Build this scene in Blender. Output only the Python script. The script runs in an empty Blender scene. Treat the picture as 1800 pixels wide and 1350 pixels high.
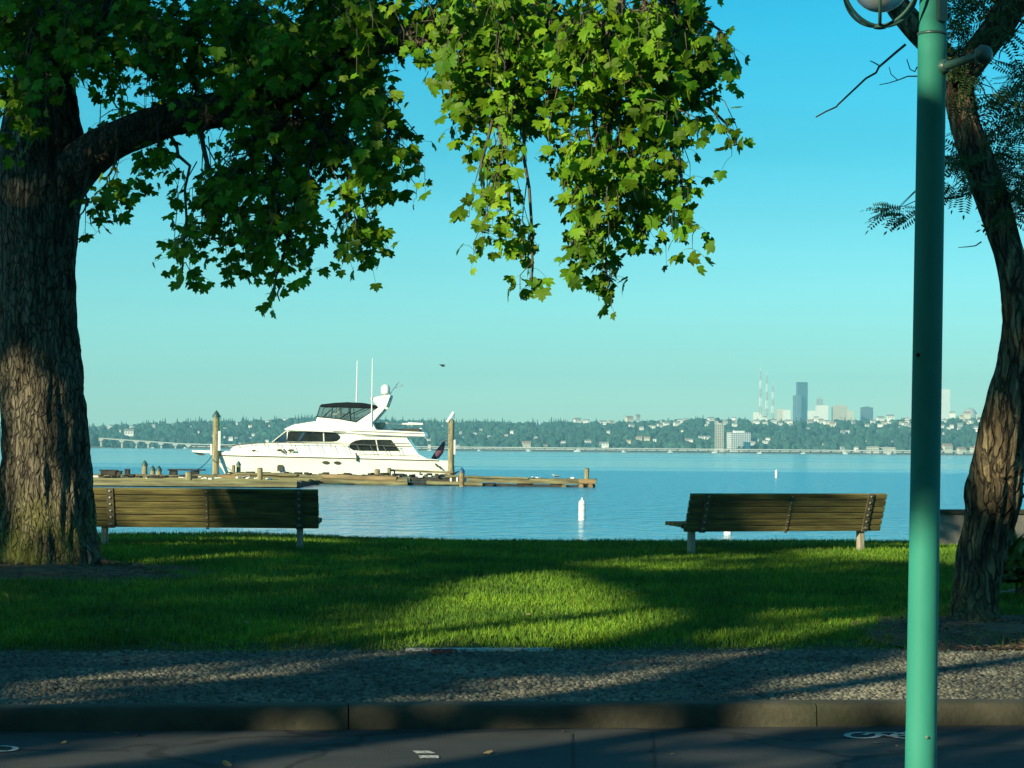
import bpy, bmesh, math, random
import numpy as np
from mathutils import Vector, Matrix, noise as mnoise

R = math.radians
rng = np.random.default_rng(11)
random.seed(11)
SC = bpy.context.scene
COL = SC.collection

# ------------------------------------------------------------------ camera, sky, sun, exposure
F = 3700.0                       # focal length in photograph pixels (1800 wide)
CAM = Vector((0.0, 0.0, 1.48))
cam_d = bpy.data.cameras.new('camera')
cam_d.sensor_width = 36.0
cam_d.lens = 36.0 * F / 1800.0
cam_d.clip_start = 0.1
cam_d.clip_end = 40000.0
cam_o = bpy.data.objects.new('camera', cam_d)
COL.objects.link(cam_o)
ROT = Matrix.Rotation(R(90 + 1.80), 3, 'X') @ Matrix.Rotation(R(0.49), 3, 'Z')
cam_o.matrix_world = Matrix.Translation(CAM) @ ROT.to_4x4()
SC.camera = cam_o

SUN_AZ, SUN_EL = 42.0, 18.5      # light travels 42 degrees right of straight ahead
SKY_K = 0.090
world = bpy.data.worlds.new('World')
SC.world = world
world.use_nodes = True
nt = world.node_tree
bg = nt.nodes['Background']
sky = nt.nodes.new('ShaderNodeTexSky')
sky.sky_type = 'NISHITA'
sky.sun_disc = False
sky.sun_elevation = R(SUN_EL)
sky.sun_rotation = R(180 + SUN_AZ)
sky.altitude = 0
sky.air_density = 1.0
sky.dust_density = 0.6
sky.ozone_density = 1.0
tint = nt.nodes.new('ShaderNodeMixRGB')
tint.blend_type = 'MULTIPLY'
tint.inputs['Fac'].default_value = 1.0
# the clear morning sky turns from pale teal at the horizon to deep cyan higher up
wtc = nt.nodes.new('ShaderNodeTexCoord')
wsp = nt.nodes.new('ShaderNodeSeparateXYZ')
nt.links.new(wtc.outputs['Generated'], wsp.inputs[0])
wra = nt.nodes.new('ShaderNodeValToRGB')
wra.color_ramp.elements[0].position = 0.0
wra.color_ramp.elements[0].color = (1.08, 1.64, 1.76, 1)
wra.color_ramp.elements[1].position = 1.0
wra.color_ramp.elements[1].color = (0.22, 0.70, 0.78, 1)
for pos_, col_ in ((0.05, (0.54, 1.10, 1.24, 1)), (0.14, (0.12, 0.80, 0.95, 1)), (0.21, (0.02, 0.83, 1.04, 1))):
    e_ = wra.color_ramp.elements.new(pos_); e_.color = col_
nt.links.new(wsp.outputs['Z'], wra.inputs['Fac'])
nt.links.new(wra.outputs[0], tint.inputs['Color2'])
# faint uneven haze lying in long thin layers low over the lake
wmp = nt.nodes.new('ShaderNodeMapping'); wmp.inputs['Scale'].default_value = (2.0, 2.0, 34.0)
nt.links.new(wtc.outputs['Generated'], wmp.inputs['Vector'])
wno = nt.nodes.new('ShaderNodeTexNoise'); wno.inputs['Scale'].default_value = 1.6; wno.inputs['Detail'].default_value = 5
nt.links.new(wmp.outputs[0], wno.inputs['Vector'])
wmr = nt.nodes.new('ShaderNodeMapRange'); wmr.inputs['To Min'].default_value = 0.93; wmr.inputs['To Max'].default_value = 1.07
nt.links.new(wno.outputs['Fac'], wmr.inputs['Value'])
wvm = nt.nodes.new('ShaderNodeVectorMath'); wvm.operation = 'SCALE'
nt.links.new(sky.outputs[0], wvm.inputs[0]); nt.links.new(wmr.outputs[0], wvm.inputs['Scale'])
nt.links.new(wvm.outputs[0], tint.inputs['Color1'])
nt.links.new(tint.outputs[0], bg.inputs['Color'])
bg.inputs['Strength'].default_value = SKY_K

sun_d = bpy.data.lights.new('sun', 'SUN')
sun_d.energy = 5.0
sun_d.angle = R(0.53)
sun_d.color = (1.0, 0.90, 0.60)
sun_o = bpy.data.objects.new('sun', sun_d)
COL.objects.link(sun_o)
LDIR = Vector((math.sin(R(SUN_AZ)) * math.cos(R(SUN_EL)), math.cos(R(SUN_AZ)) * math.cos(R(SUN_EL)), -math.sin(R(SUN_EL))))
sun_o.rotation_euler = LDIR.to_track_quat('-Z', 'Y').to_euler()
sun_o.location = (-40, -40, 40)

SC.view_settings.view_transform = 'Standard'
SC.view_settings.look = 'None'
SC.view_settings.exposure = 0.74
SC.view_settings.gamma = 1.0
SC.render.engine = 'CYCLES'
SC.cycles.use_denoising = True
SC.cycles.max_bounces = 6
SC.cycles.diffuse_bounces = 3
SC.cycles.glossy_bounces = 3
SC.cycles.transmission_bounces = 4
SC.cycles.transparent_max_bounces = 8
SC.cycles.caustics_reflective = False
SC.cycles.caustics_refractive = False

# ------------------------------------------------------------------ helpers
def ray(px, py):
    return ROT @ Vector(((px - 900.0) / F, -(py - 675.0) / F, -1.0))

def P(px, py, d):
    """the point seen at photograph pixel (px, py) standing d metres ahead"""
    v = ray(px, py)
    return CAM + v * (d / v.y)

ST = R(6.5)                      # the street runs 6.5 degrees off the picture plane
def across(x, y):
    return -math.sin(ST) * x + math.cos(ST) * (y - 11.25)
def street(s, a, z=0.0):
    return Vector((math.cos(ST) * s - math.sin(ST) * a, 11.25 + math.sin(ST) * s + math.cos(ST) * a, z))
def sstep(a, b, t):
    t = min(1.0, max(0.0, (t - a) / (b - a)))
    return t * t * (3 - 2 * t)
WATER_Z = -0.92
def lawn_z(x, y):
    a = across(x, y)
    z = 0.118 + 0.032 * sstep(3.0, 3.5, a) + 0.0225 * max(0.0, min(a, 11.0) - 3.1) + 0.006 * max(0.0, a - 11.0)
    z += 0.058 * sstep(0.5, 3.5, -x) * sstep(6.5, 11.5, a)
    z += 0.012 * math.sin(x * 0.9 + 1.0) * math.sin(y * 0.7) * sstep(4.0, 7.0, a)
    if a > 14.6:
        z -= 1.9 * sstep(14.6, 21.0, a) * 1.3
    return z
def ground_hit(px, py):
    v = ray(px, py)
    d = 15.0
    for _ in range(30):
        p = CAM + v * (d / v.y)
        a = across(p.x, p.y)
        gz = 0.0 if a < 0 else (0.13 if a < 3.1 else lawn_z(p.x, p.y))
        d2 = (gz - CAM.z) / v.z * v.y
        d = 0.5 * d + 0.5 * d2
    return CAM + v * (d / v.y)

def tag(o, label=None, cat=None, group=None, kind=None):
    if label: o['label'] = label
    if cat: o['category'] = cat
    if group: o['group'] = group
    if kind: o['kind'] = kind
    return o
def empty(name, loc, rz=0.0):
    o = bpy.data.objects.new(name, None)
    o.empty_display_size = 0.2
    o.location = loc
    o.rotation_euler = (0, 0, rz)
    COL.objects.link(o)
    return o

class MB:
    def __init__(self):
        self.v, self.f, self.m = [], [], []
        self.mi = 0
    def add(self, vs, fs):
        n = len(self.v)
        self.v += [tuple(p) for p in vs]
        self.f += [tuple(i + n for i in f) for f in fs]
        self.m += [self.mi] * len(fs)
        return self
    def box(self, c, s, rz=0.0, M=None):
        hx, hy, hz = s[0] / 2, s[1] / 2, s[2] / 2
        vs = [Vector((x, y, z)) for x in (-hx, hx) for y in (-hy, hy) for z in (-hz, hz)]
        rot = M if M is not None else Matrix.Rotation(rz, 3, 'Z')
        vs = [rot @ p + Vector(c) for p in vs]
        return self.add(vs, [(0, 1, 3, 2), (4, 6, 7, 5), (0, 4, 5, 1), (2, 3, 7, 6), (0, 2, 6, 4), (1, 5, 7, 3)])
    def bar(self, a, b, w, h=None):
        a, b = Vector(a), Vector(b)
        d = b - a
        M = d.to_track_quat('X', 'Z').to_matrix()
        return self.box((a + b) / 2, (d.length, w, h or w), M=M)
    def prism(self, pts, y0, y1):
        """a side profile in (x, z) pushed along y"""
        n = len(pts)
        vs = [(p[0], y0, p[1]) for p in pts] + [(p[0], y1, p[1]) for p in pts]
        fs = [tuple(range(n)), tuple(range(2 * n - 1, n - 1, -1))]
        fs += [(i, i + n, (i + 1) % n + n, (i + 1) % n) for i in range(n)]
        return self.add(vs, fs)
    def tube(self, path, rad, seg=8, caps=True):
        path = [Vector(p) for p in path]
        if not hasattr(rad, '__len__'): rad = [rad] * len(path)
        vs, fs = [], []
        up = None
        for i, p in enumerate(path):
            t = (path[min(i + 1, len(path) - 1)] - path[max(i - 1, 0)]).normalized()
            if up is None:
                up = t.orthogonal().normalized()
            up = (up - t * up.dot(t)).normalized()
            w = t.cross(up)
            for k in range(seg):
                th = 2 * math.pi * k / seg
                vs.append(p + (up * math.cos(th) + w * math.sin(th)) * rad[i])
        for i in range(len(path) - 1):
            for k in range(seg):
                k2 = (k + 1) % seg
                fs.append((i * seg + k, i * seg + k2, (i + 1) * seg + k2, (i + 1) * seg + k))
        if caps:
            fs.append(tuple(range(seg - 1, -1, -1)))
            b = (len(path) - 1) * seg
            fs.append(tuple(range(b, b + seg)))
        return self.add(vs, fs)
    def lathe(self, prof, c=(0, 0, 0), seg=20):
        c = Vector(c)
        vs, fs = [], []
        for r, z in prof:
            for k in range(seg):
                th = 2 * math.pi * k / seg
                vs.append(c + Vector((r * math.cos(th), r * math.sin(th), z)))
        for i in range(len(prof) - 1):
            for k in range(seg):
                k2 = (k + 1) % seg
                fs.append((i * seg + k, i * seg + k2, (i + 1) * seg + k2, (i + 1) * seg + k))
        fs.append(tuple(range(seg - 1, -1, -1)))
        b = (len(prof) - 1) * seg
        fs.append(tuple(range(b, b + seg)))
        return self.add(vs, fs)
    def build(self, name, mats, parent=None, smooth=None, bevel=0.0, recalc=True):
        me = bpy.data.meshes.new(name)
        me.from_pydata(self.v, [], self.f)
        mats = mats if isinstance(mats, (list, tuple)) else [mats]
        for m in mats: me.materials.append(m)
        if len(mats) > 1:
            me.polygons.foreach_set('material_index', self.m)
        if recalc:
            bm = bmesh.new(); bm.from_mesh(me)
            bmesh.ops.recalc_face_normals(bm, faces=bm.faces)
            bm.to_mesh(me); bm.free()
        if smooth is not None:
            me.shade_smooth()
            me.set_sharp_from_angle(angle=R(smooth))
        o = bpy.data.objects.new(name, me)
        COL.objects.link(o)
        if parent: o.parent = parent
        if bevel:
            b = o.modifiers.new('edges', 'BEVEL')
            b.width = bevel; b.segments = 2; b.limit_method = 'ANGLE'; b.angle_limit = R(40)
        return o

def mesh_np(name, verts, tris, mat, parent=None, smooth=False, mat_idx=None):
    """verts (n,3), tris (m,3) numpy arrays to one mesh object"""
    me = bpy.data.meshes.new(name)
    nv, nf = len(verts), len(tris)
    me.vertices.add(nv); me.loops.add(nf * 3); me.polygons.add(nf)
    me.vertices.foreach_set('co', np.asarray(verts, np.float32).ravel())
    me.loops.foreach_set('vertex_index', np.asarray(tris, np.int32).ravel())
    me.polygons.foreach_set('loop_start', np.arange(0, nf * 3, 3, dtype=np.int32))
    me.polygons.foreach_set('use_smooth', np.full(nf, smooth, dtype=bool))
    for m in (mat if isinstance(mat, (list, tuple)) else [mat]): me.materials.append(m)
    if mat_idx is not None:
        me.polygons.foreach_set('material_index', np.asarray(mat_idx, np.int32))
    me.update(calc_edges=True)
    o = bpy.data.objects.new(name, me)
    COL.objects.link(o)
    if parent: o.parent = parent
    return o

def scatter(template_v, template_f, pos, X, Y, Z, scale):
    """copies of a small template: pos (n,3), axes (n,3) each, scale (n,)"""
    tv = np.asarray(template_v, float)
    n, k = len(pos), len(tv)
    M = np.stack([X, Y, Z], axis=2) * np.asarray(scale)[:, None, None]
    v = np.einsum('nij,kj->nki', M, tv) + np.asarray(pos)[:, None, :]
    f = np.asarray(template_f)[None] + (np.arange(n) * k)[:, None, None]
    return v.reshape(-1, 3), f.reshape(-1, 3)
def unit(a):
    return a / np.maximum(1e-9, np.linalg.norm(a, axis=1, keepdims=True))

# ------------------------------------------------------------------ materials
def mat(name, c1, c2=None, scale=4.0, rough=0.8, bump=0.0, bump_scale=None, stretch=(1, 1, 1), metal=0.0,
        c3=None, coords='Object', detail=5.0, spec=0.5, lo=0.35, hi=0.65, island=0.0, transl=0.0, bump_dist=0.02, coat=0.0):
    m = bpy.data.materials.new(name)
    m.use_nodes = True
    t = m.node_tree
    b = t.nodes['Principled BSDF']
    b.inputs['Roughness'].default_value = rough
    b.inputs['Metallic'].default_value = metal
    b.inputs['Specular IOR Level'].default_value = spec
    if coat: b.inputs['Coat Weight'].default_value = coat
    b.inputs['Base Color'].default_value = (*c1, 1)
    tc = t.nodes.new('ShaderNodeTexCoord')
    mp = t.nodes.new('ShaderNodeMapping')
    mp.inputs['Scale'].default_value = stretch
    t.links.new(tc.outputs[coords], mp.inputs['Vector'])
    col = None
    if c2:
        n = t.nodes.new('ShaderNodeTexNoise')
        n.inputs['Scale'].default_value = scale
        n.inputs['Detail'].default_value = detail
        n.inputs['Roughness'].default_value = 0.6
        t.links.new(mp.outputs[0], n.inputs['Vector'])
        r = t.nodes.new('ShaderNodeValToRGB')
        r.color_ramp.elements[0].position = lo
        r.color_ramp.elements[0].color = (*c1, 1)
        r.color_ramp.elements[1].position = hi
        r.color_ramp.elements[1].color = (*c2, 1)
        if c3:
            e = r.color_ramp.elements.new(0.5 * (lo + hi)); e.color = (*c3, 1)
        t.links.new(n.outputs['Fac'], r.inputs['Fac'])
        col = r.outputs[0]
    if island:
        g = t.nodes.new('ShaderNodeNewGeometry')
        hs = t.nodes.new('ShaderNodeHueSaturation')
        mr = t.nodes.new('ShaderNodeMapRange')
        mr.inputs['To Min'].default_value = 1 - island
        mr.inputs['To Max'].default_value = 1 + island
        t.links.new(g.outputs['Random Per Island'], mr.inputs['Value'])
        t.links.new(mr.outputs[0], hs.inputs['Value'])
        mr2 = t.nodes.new('ShaderNodeMapRange')
        mr2.inputs['To Min'].default_value = 0.5 - 0.05 * island
        mr2.inputs['To Max'].default_value = 0.5 + 0.04 * island
        mul = t.nodes.new('ShaderNodeMath'); mul.operation = 'MULTIPLY'; mul.inputs[1].default_value = 7.31
        fr = t.nodes.new('ShaderNodeMath'); fr.operation = 'FRACT'
        t.links.new(g.outputs['Random Per Island'], mul.inputs[0]); t.links.new(mul.outputs[0], fr.inputs[0])
        t.links.new(fr.outputs[0], mr2.inputs['Value']); t.links.new(mr2.outputs[0], hs.inputs['Hue'])
        if col is not None: t.links.new(col, hs.inputs['Color'])
        else: hs.inputs['Color'].default_value = (*c1, 1)
        col = hs.outputs[0]
    if col is not None:
        t.links.new(col, b.inputs['Base Color'])
    if bump:
        n2 = t.nodes.new('ShaderNodeTexNoise')
        n2.inputs['Scale'].default_value = bump_scale or scale * 3
        n2.inputs['Detail'].default_value = 6
        t.links.new(mp.outputs[0], n2.inputs['Vector'])
        bp = t.nodes.new('ShaderNodeBump')
        bp.inputs['Strength'].default_value = bump
        bp.inputs['Distance'].default_value = bump_dist
        t.links.new(n2.outputs['Fac'], bp.inputs['Height'])
        t.links.new(bp.outputs[0], b.inputs['Normal'])
    if transl:
        tr = t.nodes.new('ShaderNodeBsdfTranslucent')
        mx = t.nodes.new('ShaderNodeMixShader')
        mx.inputs[0].default_value = transl
        if col is not None: t.links.new(col, tr.inputs['Color'])
        else: tr.inputs['Color'].default_value = (*c1, 1)
        t.links.new(b.outputs[0], mx.inputs[1]); t.links.new(tr.outputs[0], mx.inputs[2])
        t.links.new(mx.outputs[0], t.nodes['Material Output'].inputs['Surface'])
    return m

def wood(name, c1, c2, c3, **k):
    return mat(name, c1, c2, scale=k.pop('scale', 6), rough=0.85, bump=0.5, bump_scale=20, stretch=k.pop('stretch', (0.35, 4, 4)), c3=c3, detail=8, lo=0.3, hi=0.7, **k)

M = {}
M['asphalt'] = mat('asphalt', (0.020, 0.022, 0.024), (0.045, 0.045, 0.042), scale=1.4, rough=0.9, bump=0.6, bump_scale=90, detail=10, bump_dist=0.01)
def wear(m, scale, colour, lo, hi, stretch=(1, 1, 1), amount=1.0):
    """stains, worn patches and grime with shapes of their own"""
    t = m.node_tree
    b = t.nodes['Principled BSDF']
    src = b.inputs['Base Color'].links[0].from_socket
    tc = t.nodes.new('ShaderNodeTexCoord'); mp = t.nodes.new('ShaderNodeMapping'); mp.inputs['Scale'].default_value = stretch
    t.links.new(tc.outputs['Object'], mp.inputs['Vector'])
    n = t.nodes.new('ShaderNodeTexNoise'); n.inputs['Scale'].default_value = scale; n.inputs['Detail'].default_value = 8; n.inputs['Roughness'].default_value = .65
    t.links.new(mp.outputs[0], n.inputs['Vector'])
    r = t.nodes.new('ShaderNodeMapRange'); r.inputs['From Min'].default_value = lo; r.inputs['From Max'].default_value = hi; r.inputs['To Max'].default_value = amount
    t.links.new(n.outputs['Fac'], r.inputs['Value'])
    mx = t.nodes.new('ShaderNodeMixRGB'); mx.inputs['Color2'].default_value = (*colour, 1)
    t.links.new(r.outputs[0], mx.inputs['Fac']); t.links.new(src, mx.inputs['Color1'])
    t.links.new(mx.outputs[0], b.inputs['Base Color'])
def cracks(m, scale, width, colour):
    t = m.node_tree
    b = t.nodes['Principled BSDF']
    src = b.inputs['Base Color'].links[0].from_socket
    tc = t.nodes.new('ShaderNodeTexCoord')
    n = t.nodes.new('ShaderNodeTexNoise'); n.inputs['Scale'].default_value = 1.5; n.inputs['Detail'].default_value = 8
    t.links.new(tc.outputs['Object'], n.inputs['Vector'])
    va = t.nodes.new('ShaderNodeVectorMath'); va.operation = 'MULTIPLY_ADD'; va.inputs[1].default_value = (.9, .9, 0)
    t.links.new(n.outputs['Color'], va.inputs[0]); t.links.new(tc.outputs['Object'], va.inputs[2])
    vo = t.nodes.new('ShaderNodeTexVoronoi'); vo.feature = 'DISTANCE_TO_EDGE'; vo.inputs['Scale'].default_value = scale
    t.links.new(va.outputs[0], vo.inputs['Vector'])
    r = t.nodes.new('ShaderNodeMapRange'); r.inputs['From Min'].default_value = width * .4; r.inputs['From Max'].default_value = width
    t.links.new(vo.outputs['Distance'], r.inputs['Value'])
    mx = t.nodes.new('ShaderNodeMixRGB'); mx.inputs['Color1'].default_value = (*colour, 1)
    t.links.new(r.outputs[0], mx.inputs['Fac']); t.links.new(src, mx.inputs['Color2'])
    t.links.new(mx.outputs[0], b.inputs['Base Color'])
wear(M['asphalt'], .55, (0.050, 0.049, 0.045), .50, .72, (1, 2.4, 1), .7)
wear(M['asphalt'], 3.0, (0.010, 0.010, 0.011), .60, .70, (1, 1.6, 1), .7)
cracks(M['asphalt'], .42, .012, (0.008, 0.008, 0.008))
M['concrete'] = mat('concrete', (0.030, 0.028, 0.019), (0.074, 0.068, 0.045), scale=2.2, rough=0.9, bump=0.4, bump_scale=30, detail=9)
M['wall'] = mat('wall', (0.16, 0.15, 0.13), (0.28, 0.26, 0.22), scale=3, rough=0.9, bump=0.3, bump_scale=25, detail=9)
M['mortar'] = mat('mortar', (0.03, 0.028, 0.022), (0.06, 0.056, 0.045), scale=9, rough=0.95, bump=0.5, bump_scale=60)
M['stone'] = mat('stone', (0.064, 0.064, 0.050), (0.160, 0.152, 0.115), scale=1.2, rough=0.75, island=0.6, bump=0.25, bump_scale=60)
M['soil'] = mat('soil', (0.06, 0.028, 0.013), (0.19, 0.095, 0.045), scale=7, rough=0.95, bump=0.8, bump_scale=40, detail=9)
M['litter'] = mat('litter', (0.10, 0.055, 0.03), (0.17, 0.11, 0.065), scale=3, rough=0.9, island=0.5)
M['grass'] = mat('grass', (0.052, 0.128, 0.011), (0.165, 0.305, 0.017), scale=0.9, rough=0.6, island=0.5, transl=0.12, detail=6, spec=0.3)
M['trunk'] = mat('bark', (0.05, 0.042, 0.030), (0.23, 0.20, 0.14), scale=5, rough=0.95, bump=1.0, bump_scale=14, stretch=(2.6, 2.6, 0.5), c3=(0.125, 0.105, 0.07), detail=10, bump_dist=0.04)
M['locust_bark'] = mat('locust_bark', (0.05, 0.036, 0.022), (0.30, 0.235, 0.13), scale=5, rough=0.95, bump=1.0, bump_scale=12, stretch=(3, 3, 0.55), c3=(0.15, 0.11, 0.06), detail=10, bump_dist=0.04)
def crackle(m, scale, stretch, depth, dist, dark=(0.018, 0.013, 0.008)):
    """furrows between plates of bark"""
    t = m.node_tree
    b = t.nodes['Principled BSDF']
    src = b.inputs['Base Color'].links[0].from_socket
    tc = t.nodes.new('ShaderNodeTexCoord')
    n = t.nodes.new('ShaderNodeTexNoise'); n.inputs['Scale'].default_value = 3.0; n.inputs['Detail'].default_value = 4
    t.links.new(tc.outputs['Object'], n.inputs['Vector'])
    va = t.nodes.new('ShaderNodeVectorMath'); va.operation = 'MULTIPLY_ADD'
    va.inputs[1].default_value = (.16, .16, .30)
    t.links.new(n.outputs['Color'], va.inputs[0]); t.links.new(tc.outputs['Object'], va.inputs[2])
    mp = t.nodes.new('ShaderNodeMapping'); mp.inputs['Scale'].default_value = stretch
    t.links.new(va.outputs[0], mp.inputs['Vector'])
    vo = t.nodes.new('ShaderNodeTexVoronoi'); vo.feature = 'DISTANCE_TO_EDGE'; vo.inputs['Scale'].default_value = scale
    t.links.new(mp.outputs[0], vo.inputs['Vector'])
    r = t.nodes.new('ShaderNodeMapRange'); r.interpolation_type = 'SMOOTHSTEP'
    r.inputs['From Min'].default_value = 0.0; r.inputs['From Max'].default_value = 0.15
    t.links.new(vo.outputs['Distance'], r.inputs['Value'])
    mx = t.nodes.new('ShaderNodeMixRGB'); mx.inputs['Color1'].default_value = (*dark, 1)
    r3 = t.nodes.new('ShaderNodeMapRange'); r3.inputs['To Min'].default_value = 1 - depth
    t.links.new(r.outputs[0], r3.inputs['Value'])
    t.links.new(r3.outputs[0], mx.inputs['Fac']); t.links.new(src, mx.inputs['Color2'])
    t.links.new(mx.outputs[0], b.inputs['Base Color'])
    old = b.inputs['Normal'].links[0].from_socket
    bp = t.nodes.new('ShaderNodeBump'); bp.inputs['Strength'].default_value = 1.0; bp.inputs['Distance'].default_value = dist
    t.links.new(r.outputs[0], bp.inputs['Height']); t.links.new(old, bp.inputs['Normal'])
    t.links.new(bp.outputs[0], b.inputs['Normal'])
crackle(M['trunk'], 25.0, (1, 1, .24), .7, .024)
crackle(M['locust_bark'], 17.0, (1, 1, .13), .75, .035)
M['twig'] = mat('twig', (0.05, 0.042, 0.03), (0.12, 0.10, 0.07), scale=8, rough=0.9)
M['leaf'] = mat('leaf', (0.066, 0.170, 0.007), (0.17, 0.33, 0.014), scale=1.1, rough=0.5, island=0.42, transl=0.30, spec=0.2)
M['locust_leaf'] = mat('locust_leaf', (0.04, 0.085, 0.02), (0.075, 0.13, 0.03), scale=2, rough=0.5, island=0.3, transl=0.3)
M['shrub_leaf'] = mat('shrub_leaf', (0.05, 0.085, 0.018), (0.11, 0.14, 0.03), scale=5, rough=0.5, island=0.3, transl=0.2)
M['dry_leaf'] = mat('dry_leaf', (0.13, 0.085, 0.03), (0.26, 0.20, 0.08), scale=1.5, rough=.8, island=.5)
M['bench_wood'] = wood('bench_wood', (0.050, 0.043, 0.014), (0.23, 0.195, 0.062), (0.14, 0.118, 0.036), scale=4)
wear(M['bench_wood'], 2.2, (0.035, 0.030, 0.016), .50, .72, (.6, 3, 3), .8)
M['bench_post'] = mat('bench_post', (0.20, 0.18, 0.14), (0.40, 0.36, 0.28), scale=8, rough=0.85, bump=0.4, bump_scale=30, stretch=(4, 4, 0.5))
M['bench_metal'] = mat('bench_metal', (0.095, 0.085, 0.055), (0.17, 0.15, 0.10), scale=12, rough=0.6, metal=0.3)
M['bolt'] = mat('bolt', (0.30, 0.29, 0.24), rough=0.5, metal=0.4)
M['lamp_green'] = mat('lamp_green', (0.026, 0.215, 0.165), (0.036, 0.262, 0.205), scale=3, rough=0.65, spec=0.2, bump=0.06, bump_scale=30, stretch=(1, 1, 0.3), detail=8)
wear(M['concrete'], 1.3, (0.03, 0.034, 0.016), .48, .66, (1, 1, 3), .85)
wear(M['lamp_green'], 5.0, (0.05, 0.16, 0.115), .56, .72, (1, 1, .16), .75)
wear(M['lamp_green'], 26.0, (0.16, 0.15, 0.11), .70, .76, (1, 1, .8), .8)
M['lamp_dark'] = mat('lamp_dark', (0.03, 0.085, 0.075), (0.045, 0.12, 0.10), scale=6, rough=0.4)
M['globe'] = mat('globe', (0.60, 0.70, 0.70), (0.74, 0.80, 0.78), scale=5, rough=0.2)
M['globe'].node_tree.nodes['Principled BSDF'].inputs['Transmission Weight'].default_value = 0.65
M['dock_wood'] = wood('dock_wood', (0.06, 0.052, 0.026), (0.29, 0.25, 0.125), (0.16, 0.135, 0.065), scale=1.6, stretch=(0.3, 2, 3))
M['dock_orange'] = wood('dock_orange', (0.15, 0.10, 0.045), (0.36, 0.25, 0.13), (0.26, 0.17, 0.08), scale=1.5, stretch=(0.3, 2, 3))
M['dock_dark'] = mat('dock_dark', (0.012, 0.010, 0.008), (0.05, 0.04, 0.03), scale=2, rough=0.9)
M['piling'] = mat('piling', (0.15, 0.125, 0.07), (0.38, 0.315, 0.18), scale=3, rough=0.9, bump=0.4, bump_scale=10, stretch=(3, 3, 0.4), detail=8)
M['piling_cap'] = mat('piling_cap', (0.02, 0.06, 0.055), (0.04, 0.10, 0.09), scale=4, rough=0.5)
M['blue_cap'] = mat('blue_cap', (0.02, 0.07, 0.14), (0.03, 0.10, 0.2), scale=4, rough=0.5)
M['gelcoat'] = mat('gelcoat', (0.80, 0.79, 0.72), (0.84, 0.83, 0.76), scale=0.6, rough=0.22, coat=0.3)
wear(M['gelcoat'], .5, (0.70, 0.68, 0.58), .5, .8, (1, 1, 2.5), .6)
M['gelcoat_grey'] = mat('deck_grey', (0.62, 0.62, 0.57), rough=0.5)  # plain grey for window frames, helm seats and swim platform
M['yacht_glass'] = mat('yacht_glass', (0.012, 0.016, 0.018), (0.03, 0.035, 0.035), scale=1.5, rough=0.08, spec=0.6)
M['windshield'] = mat('windshield', (0.010, 0.030, 0.055), (0.03, 0.075, 0.12), scale=1.0, rough=0.1)
M['canvas'] = mat('canvas', (0.004, 0.007, 0.010), (0.010, 0.014, 0.018), scale=3, rough=0.85, spec=0.15)
M['rubber'] = mat('rubber', (0.05, 0.045, 0.035), rough=0.7)
M['steel'] = mat('steel', (0.55, 0.56, 0.55), rough=0.3, metal=0.8)
M['rail'] = mat('rail', (0.16, 0.155, 0.13), rough=0.4, metal=0.5)
M['porthole'] = mat('porthole', (0.05, 0.04, 0.012), (0.07, 0.06, 0.02), scale=5, rough=0.3)
M['rope'] = mat('rope', (0.03, 0.16, 0.30), (0.05, 0.22, 0.36), scale=20, rough=0.9)
M['flag'] = mat('flag', (0.02, 0.03, 0.07), (0.22, 0.05, 0.06), scale=4, rough=0.8)
M['white_paint'] = mat('white_paint', (0.72, 0.71, 0.66), (0.82, 0.81, 0.77), scale=5, rough=0.5)
M['buoy_band'] = mat('buoy_band', (0.52, 0.44, 0.30), (0.62, 0.54, 0.4), scale=6, rough=0.6)
M['mark_white'] = mat('mark_white', (0.06, 0.06, 0.06), (0.55, 0.54, 0.50), scale=45, lo=.36, hi=.52, rough=0.8)
M['mark_red'] = mat('mark_red', (0.40, 0.04, 0.03), (0.55, 0.08, 0.06), scale=30, rough=0.8)
M['joint'] = mat('joint', (0.012, 0.012, 0.012), rough=0.95)
M['bridge'] = mat('bridge', (0.40, 0.40, 0.36), (0.52, 0.51, 0.46), scale=0.02, rough=0.8)
M['bridge_dark'] = mat('bridge_dark', (0.06, 0.065, 0.06), (0.10, 0.10, 0.095), scale=0.05, rough=0.9)
M['hill'] = mat('hill', (0.03, 0.055, 0.02), (0.07, 0.09, 0.035), scale=0.01, rough=0.95)
M['shore'] = mat('shore', (0.09, 0.11, 0.04), (0.20, 0.17, 0.10), scale=0.02, rough=0.95)
M['woods'] = mat('woods', (0.012, 0.050, 0.040), (0.034, 0.085, 0.055), scale=0.006, rough=0.9, island=0.45)
M['house_white'] = mat('house_white', (0.74, 0.73, 0.68), (0.80, 0.79, 0.74), scale=0.1, rough=0.7)
M['house_cream'] = mat('house_cream', (0.55, 0.50, 0.38), (0.62, 0.57, 0.45), scale=0.1, rough=0.7)
M['house_grey'] = mat('house_grey', (0.36, 0.37, 0.36), (0.44, 0.45, 0.44), scale=0.1, rough=0.7)
M['roof_grey'] = mat('roof_grey', (0.20, 0.20, 0.20), (0.30, 0.29, 0.27), scale=0.2, rough=0.9)
M['roof_red'] = mat('roof_red', (0.30, 0.17, 0.12), (0.36, 0.22, 0.16), scale=0.2, rough=0.9)
M['far_window'] = mat('far_window', (0.05, 0.06, 0.07), (0.09, 0.10, 0.11), scale=0.1, rough=0.2)
M['tower_dark'] = mat('tower_dark', (0.02, 0.028, 0.045), (0.035, 0.045, 0.065), scale=0.03, rough=0.35)
M['tower_mid'] = mat('tower_mid', (0.08, 0.10, 0.14), (0.12, 0.14, 0.18), scale=0.03, rough=0.4)
M['tower_tan'] = mat('tower_tan', (0.45, 0.40, 0.31), (0.52, 0.47, 0.38), scale=0.05, rough=0.7)
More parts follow.
